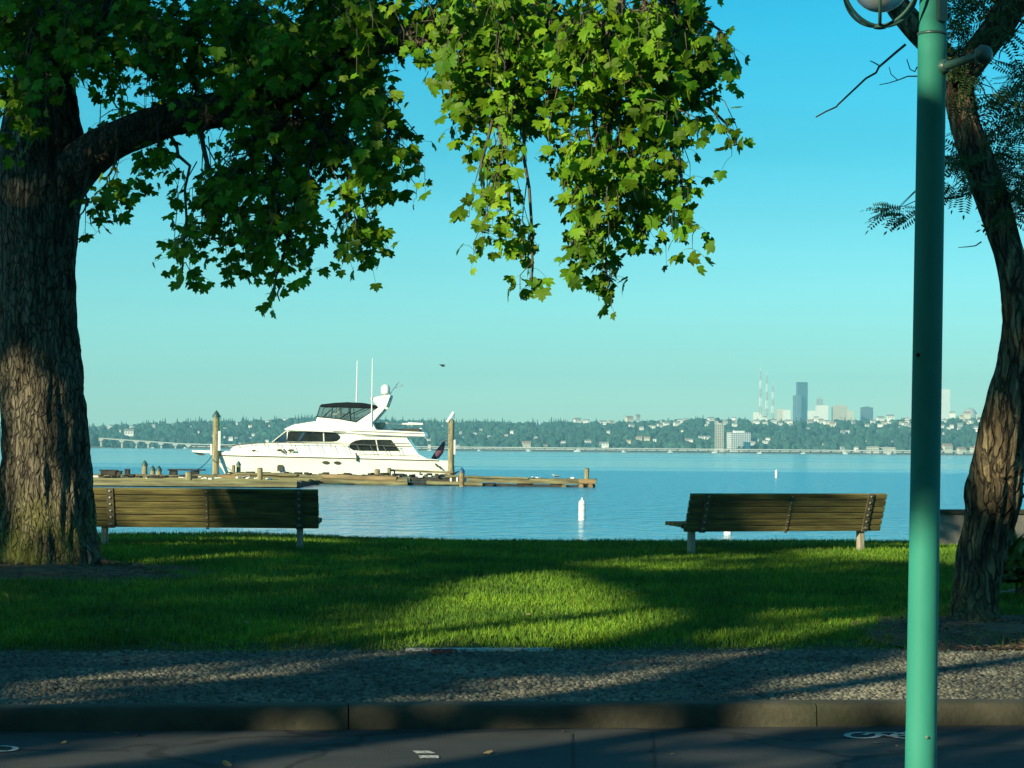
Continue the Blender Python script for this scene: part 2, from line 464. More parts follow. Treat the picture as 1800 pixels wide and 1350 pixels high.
M['mast_red'] = mat('mast_red', (0.42, 0.33, 0.30), rough=0.7)
M['feather'] = mat('feather', (0.25, 0.26, 0.27), (0.55, 0.55, 0.55), scale=20, rough=0.8)
M['feather_dark'] = mat('feather_dark', (0.02, 0.02, 0.022), rough=0.8)

# clear vinyl round the flying bridge
m = bpy.data.materials.new('clear_vinyl'); m.use_nodes = True
t = m.node_tree
tr = t.nodes.new('ShaderNodeBsdfTransparent'); tr.inputs[0].default_value = (0.86, 0.90, 0.90, 1)
mx = t.nodes.new('ShaderNodeMixShader'); mx.inputs[0].default_value = 0.16
b = t.nodes['Principled BSDF']; b.inputs['Base Color'].default_value = (0.16, 0.19, 0.19, 1); b.inputs['Roughness'].default_value = 0.15
t.links.new(tr.outputs[0], mx.inputs[1]); t.links.new(b.outputs[0], mx.inputs[2])
t.links.new(mx.outputs[0], t.nodes['Material Output'].inputs['Surface'])
M['vinyl'] = m

# bark with moss near the ground
def mossy(m, z0, z1, moss):
    t = m.node_tree
    b = t.nodes['Principled BSDF']
    src = b.inputs['Base Color'].links[0].from_socket
    g = t.nodes.new('ShaderNodeNewGeometry')
    sp = t.nodes.new('ShaderNodeSeparateXYZ'); t.links.new(g.outputs['Position'], sp.inputs[0])
    n = t.nodes.new('ShaderNodeTexNoise'); n.inputs['Scale'].default_value = 3.5; n.inputs['Detail'].default_value = 6
    t.links.new(g.outputs['Position'], n.inputs['Vector'])
    mr = t.nodes.new('ShaderNodeMapRange'); mr.inputs['From Min'].default_value = z1; mr.inputs['From Max'].default_value = z0
    t.links.new(sp.outputs['Z'], mr.inputs['Value'])
    mu = t.nodes.new('ShaderNodeMath'); mu.operation = 'MULTIPLY'
    r2 = t.nodes.new('ShaderNodeMapRange'); r2.inputs['From Min'].default_value = 0.40; r2.inputs['From Max'].default_value = 0.62
    t.links.new(n.outputs['Fac'], r2.inputs['Value'])
    t.links.new(mr.outputs[0], mu.inputs[0]); t.links.new(r2.outputs[0], mu.inputs[1])
    mx = t.nodes.new('ShaderNodeMixRGB'); mx.inputs['Color2'].default_value = (*moss, 1)
    t.links.new(mu.outputs[0], mx.inputs['Fac']); t.links.new(src, mx.inputs['Color1'])
    t.links.new(mx.outputs[0], b.inputs['Base Color'])
mossy(M['trunk'], 0.45, 1.15, (0.16, 0.16, 0.03))
mossy(M['locust_bark'], 0.25, 0.8, (0.10, 0.10, 0.04))

# lawn soil under the blades, bare earth round the two trees
def lawn_material():
    m = mat('lawn', (0.020, 0.036, 0.010), (0.04, 0.062, 0.015), scale=2.5, rough=0.95, bump=0.6, bump_scale=30)
    return m
M['lawn'] = lawn_material()

# water
def water_material():
    m = bpy.data.materials.new('water'); m.use_nodes = True
    t = m.node_tree
    b = t.nodes['Principled BSDF']
    b.inputs['Base Color'].default_value = (0.002, 0.25, 0.44, 1)
    b.inputs['IOR'].default_value = 1.33
    g = t.nodes.new('ShaderNodeNewGeometry')
    sp = t.nodes.new('ShaderNodeSeparateXYZ'); t.links.new(g.outputs['Position'], sp.inputs[0])
    # calm far water with streaks of breeze, ruffled water nearer, smooth again by the shore
    far = t.nodes.new('ShaderNodeMapRange'); far.interpolation_type = 'SMOOTHSTEP'
    far.inputs['From Min'].default_value = 205; far.inputs['From Max'].default_value = 300
    far.inputs['To Min'].default_value = 1; far.inputs['To Max'].default_value = 0.06
    mp = t.nodes.new('ShaderNodeMapping'); mp.inputs['Scale'].default_value = (0.0016, 0.0075, 1)
    t.links.new(g.outputs['Position'], mp.inputs['Vector'])
    sn = t.nodes.new('ShaderNodeTexNoise'); sn.inputs['Scale'].default_value = 1.0; sn.inputs['Detail'].default_value = 4
    t.links.new(mp.outputs[0], sn.inputs['Vector'])
    sm = t.nodes.new('ShaderNodeMapRange'); sm.inputs['From Min'].default_value = 0.3; sm.inputs['From Max'].default_value = 0.7
    sm.inputs['To Min'].default_value = -120; sm.inputs['To Max'].default_value = 120
    t.links.new(sn.outputs['Fac'], sm.inputs['Value'])
    ad = t.nodes.new('ShaderNodeMath'); ad.operation = 'ADD'
    sc_ = t.nodes.new('ShaderNodeMath'); sc_.operation = 'MULTIPLY'
    ys = t.nodes.new('ShaderNodeMapRange'); ys.inputs['From Min'].default_value = 150; ys.inputs['From Max'].default_value = 320
    ys.inputs['To Min'].default_value = 0.05
    t.links.new(sp.outputs['Y'], ys.inputs['Value'])
    t.links.new(sm.outputs[0], sc_.inputs[0]); t.links.new(ys.outputs[0], sc_.inputs[1])
    t.links.new(sp.outputs['Y'], ad.inputs[0]); t.links.new(sc_.outputs[0], ad.inputs[1])
    t.links.new(ad.outputs[0], far.inputs['Value'])
    near = t.nodes.new('ShaderNodeMapRange'); near.interpolation_type = 'SMOOTHSTEP'
    near.inputs['From Min'].default_value = 52; near.inputs['From Max'].default_value = 85
    near.inputs['To Min'].default_value = 0.35; near.inputs['To Max'].default_value = 1
    t.links.new(sp.outputs['Y'], near.inputs['Value'])
    st = t.nodes.new('ShaderNodeMath'); st.operation = 'MULTIPLY'
    t.links.new(far.outputs[0], st.inputs[0]); t.links.new(near.outputs[0], st.inputs[1])
    mp3 = t.nodes.new('ShaderNodeMapping'); mp3.inputs['Scale'].default_value = (0.0009, 0.012, 1); mp3.inputs['Rotation'].default_value = (0, 0, R(-1.5))
    t.links.new(g.outputs['Position'], mp3.inputs['Vector'])
    sn3 = t.nodes.new('ShaderNodeTexNoise'); sn3.inputs['Scale'].default_value = 1.0; sn3.inputs['Detail'].default_value = 3
    t.links.new(mp3.outputs[0], sn3.inputs['Vector'])
    sm3 = t.nodes.new('ShaderNodeMapRange'); sm3.inputs['From Min'].default_value = 0.50; sm3.inputs['From Max'].default_value = 0.66
    sm3.inputs['To Max'].default_value = 0.42
    t.links.new(sn3.outputs['Fac'], sm3.inputs['Value'])
    st2 = t.nodes.new('ShaderNodeMath'); st2.operation = 'MAXIMUM'
    t.links.new(st.outputs[0], st2.inputs[0]); t.links.new(sm3.outputs[0], st2.inputs[1])
    st = st2
    # wave heights
    w1 = t.nodes.new('ShaderNodeTexNoise'); w1.inputs['Scale'].default_value = 1.3; w1.inputs['Detail'].default_value = 5
    w1.inputs['Roughness'].default_value = 0.6
    mp2 = t.nodes.new('ShaderNodeMapping'); mp2.inputs['Scale'].default_value = (0.8, 0.42, 1); mp2.inputs['Rotation'].default_value = (0, 0, R(12))
    t.links.new(g.outputs['Position'], mp2.inputs['Vector']); t.links.new(mp2.outputs[0], w1.inputs['Vector'])
    bp = t.nodes.new('ShaderNodeBump'); bp.inputs['Distance'].default_value = 1.15
    mu2 = t.nodes.new('ShaderNodeMath'); mu2.operation = 'MULTIPLY'; mu2.inputs[1].default_value = 0.9
    t.links.new(st.outputs[0], mu2.inputs[0])
    t.links.new(mu2.outputs[0], bp.inputs['Strength']); t.links.new(w1.outputs['Fac'], bp.inputs['Height'])
    t.links.new(bp.outputs[0], b.inputs['Normal'])
    ro = t.nodes.new('ShaderNodeMapRange'); ro.inputs['To Min'].default_value = 0.10; ro.inputs['To Max'].default_value = 0.16
    t.links.new(st.outputs[0], ro.inputs['Value']); t.links.new(ro.outputs[0], b.inputs['Roughness'])
    return m
M['water'] = water_material()

# ------------------------------------------------------------------ ground, road, kerb, lawn, water
def sheet(name, s0, s1, a0, a1, z, m, ns=1, na=1):
    mb = MB()
    vs = [street(s0 + (s1 - s0) * i / ns, a0 + (a1 - a0) * j / na, z) for j in range(na + 1) for i in range(ns + 1)]
    fs = [(j * (ns + 1) + i, j * (ns + 1) + i + 1, (j + 1) * (ns + 1) + i + 1, (j + 1) * (ns + 1) + i) for j in range(na) for i in range(ns)]
    return tag(mb.add(vs, fs).build(name, m), kind='structure')

sheet('ground', -700, 700, -700, 3.0, -0.012, M['lawn'])
sheet('road', -120, 120, -2.75, 0.02, 0.0, M['asphalt'])
mb = MB()
mb.add([street(-120, -30, 0.125), street(120, -30, 0.125), street(120, -2.9, 0.125), street(-120, -2.9, 0.125)], [(0, 1, 2, 3)])
mb.add([street(-120, -2.9, 0.125), street(120, -2.9, 0.125), street(120, -2.75, 0.12), street(-120, -2.75, 0.12),
        street(120, -2.74, -0.01), street(-120, -2.74, -0.01)], [(0, 1, 2, 3), (3, 2, 4, 5)])
tag(mb.build('pavement', M['concrete']), kind='structure')

# kerb: cast stones with open joints
joints = []
for px in (-900, -330, 615, 1437, 1960, 2500):
    v = ray(px, 1258); p = CAM + v * ((0.06 - CAM.z) / v.z)
    joints.append((p.x - 0) / math.cos(ST))
ss = [-60, -40, -25, -15] + joints + [15, 25, 40, 60]
ss = sorted(ss)
mb = MB()
for a_, b_ in zip(ss[:-1], ss[1:]):
    g = 0.0035
    prof = [(0.0, -0.03), (0.004, 0.085), (0.016, 0.112), (0.035, 0.122), (0.15, 0.126), (0.15, -0.03)]
    n = max(1, int((b_ - a_) / 0.25)); rows = []
    for i in range(n + 1):
        s = a_ + g + (b_ - a_ - 2 * g) * i / n
        j1, j2 = random.uniform(-.004, .004), random.uniform(-.003, .003)
        rows.append([street(s, a + (j1 if a < 0.1 else 0), z + (j2 if z > 0 else 0)) for a, z in prof])
    k = len(prof)
    vs = [p for r_ in rows for p in r_]
    fs = [(i * k + j, (i + 1) * k + j, (i + 1) * k + j + 1, i * k + j + 1) for i in range(n) for j in range(k - 1)]
    fs += [tuple(range(k)), tuple(n * k + j for j in range(k - 1, -1, -1))]
    mb.add(vs, fs)
tag(mb.build('kerb', M['concrete'], smooth=50), kind='structure')

# cobbled strip between kerb and lawn: a mortar bed and the pebbles set in it
sheet('cobbled_strip', -60, 60, 0.15, 3.35, 0.115, M['mortar'])
def cobbles():
    pts = []
    s = -6.2
    step = 0.036
    rows = int(3.08 / 0.031)
    for j in range(rows):
        a = 0.175 + j * 0.031
        n = int(12.4 / step)
        off = (j % 2) * 0.018
        for i in range(n):
            pts.append((s + i * step + off + random.uniform(-.009, .009), a + random.uniform(-.008, .008)))
    n = len(pts)
    pts = np.array(pts)
    cs, sn = math.cos(ST), math.sin(ST)
    pos = np.stack([cs * pts[:, 0] - sn * pts[:, 1], 11.25 + sn * pts[:, 0] + cs * pts[:, 1], np.full(n, 0.112) + rng.uniform(-.004, .004, n)], 1)
    tv, tf = [(0, 0, 1)], []
    for r, z in ((0.62, 0.78), (1.0, 0.0)):
        for k in range(7):
            th = 2 * math.pi * k / 7
            tv.append((r * math.cos(th), r * math.sin(th), z))
    for k in range(7):
        k2 = (k + 1) % 7
        tf += [(0, 1 + k, 1 + k2), (1 + k, 8 + k, 8 + k2), (1 + k, 8 + k2, 1 + k2)]
    th = rng.uniform(0, 2 * np.pi, n)
    el = rng.uniform(0.75, 1.35, n)
    X = np.stack([np.cos(th) * el, np.sin(th) * el, rng.uniform(-.15, .15, n)], 1)
    Y = np.stack([-np.sin(th) / el, np.cos(th) / el, rng.uniform(-.15, .15, n)], 1)
    Z = np.stack([rng.uniform(-.2, .2, n), rng.uniform(-.2, .2, n), rng.uniform(0.5, 1.0, n)], 1)
    v, f = scatter(tv, tf, pos, X, Y, Z, 0.011 + 0.012 * rng.beta(1.5, 2.2, n))
    o = mesh_np('cobbles', v, f, M['stone'], smooth=True)
    tag(o, 'small rounded cobbles set in the strip between kerb and lawn', 'cobbles', kind='stuff')
cobbles()

# lawn
mb = MB()
xs = [-60, -40, -25] + list(np.linspace(-14, 14, 71)) + [25, 40, 60]
as_ = list(np.linspace(2.98, 4.0, 8)) + list(np.linspace(4.3, 22, 60))
vs, fs = [], []
for a in as_:
    for s in xs:
        p = street(s, a); vs.append((p.x, p.y, lawn_z(p.x, p.y) + (0.012 * mnoise.noise((p.x * 2, p.y * 2, 0)) if a > 3.2 else 0)))
nx = len(xs)
fs = [(j * nx + i, j * nx + i + 1, (j + 1) * nx + i + 1, (j + 1) * nx + i) for j in range(len(as_) - 1) for i in range(nx - 1)]
tag(MB().add(vs, fs).build('lawn', M['lawn'], smooth=60), kind='structure')

LT = P(84, 985, 20.5)             # foot of the big tree
RT = P(1716, 1090, 16.2)          # foot of the leaning tree
def bare(x, y):
    """bare earth round the tree feet: 1 is bare"""
    d1 = math.hypot((x - LT.x - 0.15) / 1.35, (y - LT.y + 0.75) / 0.95)
    d2 = math.hypot((x - RT.x - 0.35) / 1.3, (y - RT.y + 0.75) / 1.25)
    e = 0.25 * mnoise.noise((x * 2.2, y * 2.2, 3.0))
    return max(1 - sstep(0.75, 1.15, d1 + e), 1 - sstep(0.8, 1.1, d2 + e))
def soil(c, rx, ry, name_label):
    vs, fs = [], []
    nr, na = 10, 40
    for i in range(nr + 1):
        for k in range(na):
            th = 2 * math.pi * k / na
            rr = (i / nr) * (1 + 0.12 * mnoise.noise((math.cos(th) * 2, math.sin(th) * 2, c[0])))
            x, y = c[0] + rx * rr * math.cos(th), c[1] + ry * rr * math.sin(th)
            y = max(y, street(x, 0).y + 3.02 / math.cos(ST))
            vs.append((x, y, lawn_z(x, y) + (0.004 if rr > .99 else 0.012) + sstep(3.0, 3.6, across(x, y)) * (0.05 * (1 - rr) ** 2 + 0.012 * mnoise.noise((x * 4, y * 4, 1)))))
    fs = [(i * na + k, i * na + (k + 1) % na, (i + 1) * na + (k + 1) % na, (i + 1) * na + k) for i in range(nr) for k in range(na)]
    tag(MB().add(vs, fs).build('soil', M['soil'], smooth=60), kind='structure')
soil((LT.x + 0.15, LT.y - 0.75), 1.6, 1.1, '')
soil((RT.x + 0.35, RT.y - 0.75), 1.5, 1.45, '')

def grass():
    N = 520000
    a = 2.98 + 12.8 * rng.random(N * 2) ** 1.25
    s = rng.uniform(-1, 1, N * 2) * (0.27 * (a + 11.5) + 2.2)
    keep = rng.random(N * 2) < (0.27 * (a + 11.5) + 2.2) / 9.5
    a, s = a[keep][:N], s[keep][:N]
    cs, sn = math.cos(ST), math.sin(ST)
    x = cs * s - sn * a; y = 11.25 + sn * s + cs * a
    z = np.array([lawn_z(p, q) for p, q in zip(x, y)])
    bb = np.array([bare(p, q) for p, q in zip(x, y)])
    wav = np.array([0.10 * mnoise.noise((q * 1.7, 3.0, 0)) + 0.07 * mnoise.noise((q * 6.0, 8.0, 0)) for q in s])
    edge = np.clip((a - 3.08 - wav) / 0.4, -0.2, 1)
    k = (rng.random(len(a)) > bb * 1.02) & (rng.random(len(a)) < edge + 0.18)
    x, y, z, a, edge = x[k], y[k], z[k], a[k], edge[k]
    n = len(x)
    patch = np.array([mnoise.noise((p * 1.3, q * 1.3, 7)) for p, q in zip(x, y)])
    clump = np.array([mnoise.noise((p * 9, q * 9, 1)) for p, q in zip(x, y)])
    h = rng.uniform(0.026, 0.064, n) * (1 + 0.3 * patch + 0.55 * clump) * (0.65 + 0.35 * edge)
    w = rng.uniform(0.0036, 0.0066, n) * (0.8 + 0.018 * (y))
    th = rng.uniform(0, 2 * np.pi, n)
    lean = rng.uniform(0.1, 0.75, n) * h
    ld = rng.uniform(0, 2 * np.pi, n)
    b = np.stack([x, y, z - 0.006], 1)
    dx = np.stack([np.cos(th) * w, np.sin(th) * w, np.zeros(n)], 1)
    tip = b + np.stack([np.cos(ld) * lean, np.sin(ld) * lean, h], 1)
    v = np.stack([b - dx, b + dx, tip], 1).reshape(-1, 3)
    f = np.arange(n * 3).reshape(-1, 3)
    o = mesh_np('grass', v, f, M['grass'])
    tag(o, 'short green mown grass covering the lawn', 'grass', kind='stuff')
    # a few tall blades and weeds stand along the lawn's far crest and its front edge
    m_ = 5200
    s = rng.uniform(-9, 9, m_); a = np.where(rng.random(m_) < 0.55, rng.uniform(14.0, 15.6, m_), rng.uniform(3.05, 3.5, m_))
    x = cs * s - sn * a; y = 11.25 + sn * s + cs * a
    z = np.array([lawn_z(p, q) for p, q in zip(x, y)])
    cl = np.array([mnoise.noise((p * 1.1, q * 1.1, 17)) for p, q in zip(x, y)])
    k = cl > 0.12
    x, y, z = x[k], y[k], z[k]; n = len(x)
    h = rng.uniform(0.05, 0.12, n); w = rng.uniform(0.003, 0.006, n)
    th = rng.uniform(0, 6.28, n); ld = rng.uniform(0, 6.28, n); lean = h * rng.uniform(.1, .6, n)
    b = np.stack([x, y, z - .01], 1); dx = np.stack([np.cos(th) * w, np.sin(th) * w, 0 * w], 1)
    tip = b + np.stack([np.cos(ld) * lean, np.sin(ld) * lean, h], 1)
    v = np.stack([b - dx, b + dx, tip], 1).reshape(-1, 3)
    o = mesh_np('grass', v, np.arange(n * 3).reshape(-1, 3), M['grass'])
    tag(o, 'taller grass tufts along the edges of the lawn', 'grass', kind='stuff')
grass()

def litter():
    pos = []
    while len(pos) < 2600:
        c = RT if random.random() < 0.62 else LT
        x = c.x + random.gauss(0.3, 1.0); y = c.y - 0.75 + random.gauss(0, 0.75)
        if bare(x, y) > 0.3 and across(x, y) > 2.9:
            pos.append((x, y, lawn_z(x, y) + 0.03))
    n = len(pos)
    tv = [(-1, -.16, 0), (1, -.12, 0.1), (1, .12, 0.1), (-1, .16, 0), (0, 0, .25)]
    tf = [(0, 1, 4), (1, 2, 4), (2, 3, 4), (3, 0, 4)]
    th = rng.uniform(0, 6.28, n); ti = rng.uniform(-.4, .4, n)
    X = unit(np.stack([np.cos(th), np.sin(th), ti], 1)); Z = np.tile([0., 0, 1], (n, 1)); Y = unit(np.cross(Z, X)); Z = np.cross(X, Y)
    v, f = scatter(tv, tf, np.array(pos), X, Y, Z, rng.uniform(0.012, 0.045, n))
    tag(mesh_np('bark_litter', v, f, M['litter']), 'brown bark chips and twigs strewn on the bare earth by the trees', 'bark litter', kind='stuff')
litter()

def fallen():
    pos = []
    while len(pos) < 170:
        s = random.uniform(-6, 6); a = random.choice((random.uniform(-1.3, .02), random.uniform(.2, 3.1), random.uniform(.2, 3.1), random.uniform(3.1, 9)))
        p = street(s, a); pos.append((p.x, p.y, (0.004 if a < 0.02 else 0.137 if a < 3.1 else lawn_z(p.x, p.y) + .04)))
    n = len(pos)
    th = rng.uniform(0, 6.28, n)
    X = unit(np.stack([np.cos(th), np.sin(th), rng.uniform(-.3, .3, n)], 1)); Z = np.tile([0., 0, 1], (n, 1)); Y = unit(np.cross(Z, X)); Z = np.cross(X, Y)
    tv = [(-.5, 0, .05), (-.15, -.32, 0), (.3, -.25, .08), (.55, 0, .15), (.25, .28, .1), (-.2, .3, .02), (0, 0, -.02)]
    tf = [(6, i, (i + 1) % 6) for i in range(6)]
    v, f = scatter(tv, tf, np.array(pos), X, Y, Z, rng.uniform(.02, .07, n))
    tag(mesh_np('fallen_leaves', v, f, M['dry_leaf']), 'dry fallen leaves and scraps scattered over road, cobbles and lawn', 'leaves', kind='stuff')
fallen()

# water: one sheet from the bank to the far shore and past the sides
mb = MB()
ys = [22, 40, 60, 100, 200, 400, 1000, 2500, 4600]
xs2 = [-6000, -2000, -400, 0, 400, 2000, 6000]
vs = [(x, y, WATER_Z) for y in ys for x in xs2]
k = len(xs2)
fs = [(j * k + i, j * k + i + 1, (j + 1) * k + i + 1, (j + 1) * k + i) for j in range(len(ys) - 1) for i in range(k - 1)]
tag(mb.add(vs, fs).build('water', M['water']), kind='structure')

# road and kerb marks
def flat_strip(pts, w, name, m, z=0.004):
    mb = MB()
    pts = [Vector((p[0], p[1], 0)) for p in pts]
    vs = []
    for i, p in enumerate(pts):
        t_ = (pts[min(i + 1, len(pts) - 1)] - pts[max(i - 1, 0)]).normalized()
        n_ = Vector((-t_.y, t_.x, 0)) * w / 2
        vs += [(p.x + n_.x, p.y + n_.y, z), (p.x - n_.x, p.y - n_.y, z)]
    fs = [(2 * i, 2 * i + 1, 2 * i + 3, 2 * i + 2) for i in range(len(pts) - 1)]
    return mb.add(vs, fs).build(name, m)
def road_pt(px, py, z=0.0):
    v = ray(px, py); return CAM + v * ((z - CAM.z) / v.z)
rm = empty('road_mark', road_pt(748, 1328))
tag(rm, 'pair of short white painted bars on the dark road', 'road marking')
for x0, x1, x3, y0, y1 in ((725, 755, 732, 1321, 1325.5), (735, 771, 738, 1329, 1334)):
    q = [road_pt(x0, y0), road_pt(x1, y0), road_pt(x3 + 34, y1), road_pt(x3, y1)]
    b_ = MB().add([(p.x, p.y, 0.004) for p in q], [(0, 1, 2, 3)]).build('bar', M['mark_white'])
    b_.parent = rm; b_.matrix_parent_inverse = Matrix.Translation(rm.location).inverted()
def loop(cx, cy, rx, ry, n=28, a0=0, a1=360):
    return [road_pt(cx + rx * math.cos(R(a0 + (a1 - a0) * i / n)), cy + ry * math.sin(R(a0 + (a1 - a0) * i / n))) for i in range(n + 1)]
sym = empty('bicycle_mark', road_pt(1560, 1292))
tag(sym, 'worn white bicycle symbol painted on the road behind the lamp post', 'road marking')
def to_local(o, root):
    o.parent = root
    o.matrix_parent_inverse = Matrix.Translation(root.location).inverted()
to_local(flat_strip(loop(1517, 1293.5, 28, 5), 0.035, 'wheel', M['mark_white']), sym)
to_local(flat_strip(loop(1600, 1294, 30, 5), 0.035, 'wheel', M['mark_white']), sym)
to_local(flat_strip([road_pt(*q) for q in ((1517, 1293.5), (1536, 1289), (1572, 1289), (1600, 1294), (1562, 1295.5), (1536, 1289))], 0.03, 'frame', M['mark_white'], 0.0055), sym)
tag(flat_strip(loop(6, 1317, 22, 4.5), 0.03, 'ring_mark', M['mark_white']), 'faint white painted ring on the road left of the pair of bars', 'road marking')
for px in (1005, 1147):
    q = road_pt(px, 1290), road_pt(px + 6, 1400)
    tag(flat_strip(q, 0.012, 'road', M['joint'], 0.003), kind='structure')
ep = [ground_hit(px, py) for px, py in ((715, 1139.5), (740, 1139), (765, 1140), (790, 1139), (797, 1140.5), (815, 1139.5), (835, 1140.5), (852, 1139), (868, 1140), (890, 1139), (910, 1139.5), (930, 1140.5), (950, 1139), (972, 1138.5))]
ew = [.008, .012, .010, .012, .05, .06, .045, .055, .03, .035, .03, .04, .025, .006]
vs = []
for p, w in zip(ep, ew):
    vs += [(p.x, p.y - .14 - w / 2, 0.139), (p.x, p.y - .14 + w / 2, 0.143), (p.x, p.y - .14 - w / 2, 0.118), (p.x, p.y - .14 + w / 2, 0.118)]
n = len(ep)
fs = [(4 * i, 4 * i + 1, 4 * i + 5, 4 * i + 4) for i in range(n - 1)] + [(4 * i + 2, 4 * i, 4 * i + 4, 4 * i + 6) for i in range(n - 1)] + [(4 * i + 1, 4 * i + 3, 4 * i + 7, 4 * i + 5) for i in range(n - 1)]
tag(MB().add(vs, fs).build('edge_strip', M['mark_white']), 'broken pale edging strip lying where the cobbles meet the grass', 'edging strip')
p = ground_hit(783, 1143)
mb = MB()
for i in range(9):
    mb.box((p.x + random.uniform(-.06, .06), p.y + random.uniform(-.12, .08) - .16, 0.142), (random.uniform(.03, .07), random.uniform(.03, .08), 0.012), random.uniform(0, 3))
tag(mb.build('paint_mark', M['mark_red']), 'small splash of red survey paint at the lawn edge', 'paint mark')

# ------------------------------------------------------------------ trees
def bark_tube(path, radii, seg, name, m, parent, ridge=0.08, kf=9.0, flare=None, step=0.05, seedz=0.0, lump=0.06):
    """tapered limb with bark ridges; path of Vectors, radii alike"""
    pts, rs = [], []
    for i in range(len(path) - 1):
        L_ = (path[i + 1] - path[i]).length
        n = max(2, int(L_ / step))
        p0 = path[max(i - 1, 0)]; p1 = path[i]; p2 = path[i + 1]; p3 = path[min(i + 2, len(path) - 1)]
        for k in range(n):
            t_ = k / n
            q = 0.5 * ((2 * p1) + (p2 - p0) * t_ + (2 * p0 - 5 * p1 + 4 * p2 - p3) * t_ ** 2 + (3 * p1 - p0 - 3 * p2 + p3) * t_ ** 3)
            pts.append(q); tt = t_ * t_ * (3 - 2 * t_) * 0.5 + t_ * 0.5
            rs.append(radii[i] * (1 - tt) + radii[i + 1] * tt)
    pts.append(path[-1]); rs.append(radii[-1])
    vs, fs = [], []
    up = None
    s = 0.0
    for i, p in enumerate(pts):
        tn = (pts[min(i + 1, len(pts) - 1)] - pts[max(i - 1, 0)]).normalized()
        if i: s += (p - pts[i - 1]).length
        if up is None:
            up = Vector((0, -1, 0)) if abs(tn.z) > 0.5 else Vector((0, 0, 1))
        up = (up - tn * up.dot(tn)).normalized()
        w = tn.cross(up)
        for k in range(seg):
            th = 2 * math.pi * k / seg
            c, sn = math.cos(th), math.sin(th)
            n1 = mnoise.noise((c * kf * 0.55, sn * kf * 0.55, s * 1.6 + seedz))
            n2 = mnoise.noise((c * kf + 5, sn * kf, s * 3.2 + seedz))
            n3 = mnoise.noise((c * 1.2, sn * 1.2, s * 1.1 + seedz + 9))
            rr = rs[i] * (1 + ridge * (1 - 2.4 * abs(n1)) + ridge * 0.45 * (1 - 2.4 * abs(n2)) - ridge * 0.8 + lump * n3)
            if flare:
                h = p.z - flare[0]
                if h < flare[1]:
                    e = (1 - max(h, -.1) / flare[1]) ** 2
                    rr *= 1 + e * flare[2] * (0.45 + 0.55 * math.cos(th * flare[3] + 1.3 * math.sin(th)))
            vs.append(p + (up * c + w * sn) * rr)
    for i in range(len(pts) - 1):
        for k in range(seg):
            k2 = (k + 1) % seg
            fs.append((i * seg + k, i * seg + k2, (i + 1) * seg + k2, (i + 1) * seg + k))
    b_ = (len(pts) - 1) * seg
    fs.append(tuple(range(b_, b_ + seg)))
    o = MB().add(vs, fs).build(name, m, smooth=180)
    if parent: to_local(o, parent)
    return o

# lobed leaf: midrib along +y, upper side +z
half = [(0, 1), (.11, .82), (.25, .80), (.23, .60), (.40, .63), (.63, .66), (.57, .47), (.45, .34), (.60, .20), (.47, .06), (.22, .0), (0, .06)]
outline = half + [(-x, y) for x, y in reversed(half[1:-1])]
def leaf_template(fold, curl):
    def z(x, y): return fold * abs(x) - curl * (y - 0.3) ** 2 - curl * 0.8 * x * x
    tv = [(0, 0.36, z(0, .36))] + [(x, y, z(x, y)) for x, y in outline]
    n = len(outline)
    tf = [(0, 1 + i, 1 + (i + 1) % n) for i in range(n)]
    return tv, [(a, c, b) for a, b, c in tf]
LEAVES = [leaf_template(*q) for q in ((.10, .25), (.25, .15), (-.12, .35), (.05, .55), (.3, .4))]

def leaf_mesh(name, pos, size, m, parent, down=0.75, nrm=None):
    """pos (n,3) leaf bases: blades droop and their faces turn every way, mostly outward and up"""
    n = len(pos)
    d = rng.normal(0, 0.55, (n, 3)); d[:, 2] -= down
    Y = unit(d)
    nn = rng.normal(0, 1, (n, 3)); nn[:, 2] = np.abs(nn[:, 2]) * 0.9 + 0.25
    if nrm is not None: nn += nrm
    Zx = nn - Y * np.sum(nn * Y, 1, keepdims=True)
    Z = unit(Zx); X = np.cross(Y, Z)
    V, T = [], []
    off = 0
    which = rng.integers(0, len(LEAVES), n)
    for q, (tv, tf) in enumerate(LEAVES):
        k = which == q
        if not k.any(): continue
        v, f = scatter(tv, tf, pos[k], X[k], Y[k], Z[k], size[k])
        V.append(v); T.append(f + off); off += len(v)
    o = mesh_np(name, np.concatenate(V), np.concatenate(T), m, smooth=False)
    if parent: to_local(o, parent)
    return o

# --- the big maple on the left
D1 = 20.5
maple = empty('maple_tree', (LT.x, LT.y, lawn_z(LT.x, LT.y)))
tag(maple, 'large maple with a thick mossy trunk and overhanging leafy boughs behind the left bench', 'tree')
sc1 = D1 / F
prof = [(1010, -14, 181), (985, -10, 177), (950, -4, 170), (900, 2, 165), (850, 3, 161), (750, 5, 152), (650, 4, 145), (550, 0, 134),
        (470, -4, 131), (400, -8, 137), (330, -9, 146), (260, -2, 150), (200, 8, 138), (120, 30, 128), (40, 44, 130), (-60, 52, 136), (-250, 70, 150), (-450, 85, 140), (-650, 100, 130)]
path = [P((l + r) / 2, y, D1 + 0.35 * i * 0.03) for i, (y, l, r) in enumerate(prof)]
bark_tube(path, [(r - l) / 2 * sc1 for y, l, r in prof], 120, 'trunk', M['trunk'], maple, ridge=0.075, kf=11, flare=(path[0].z, 0.55, 0.22, 5))
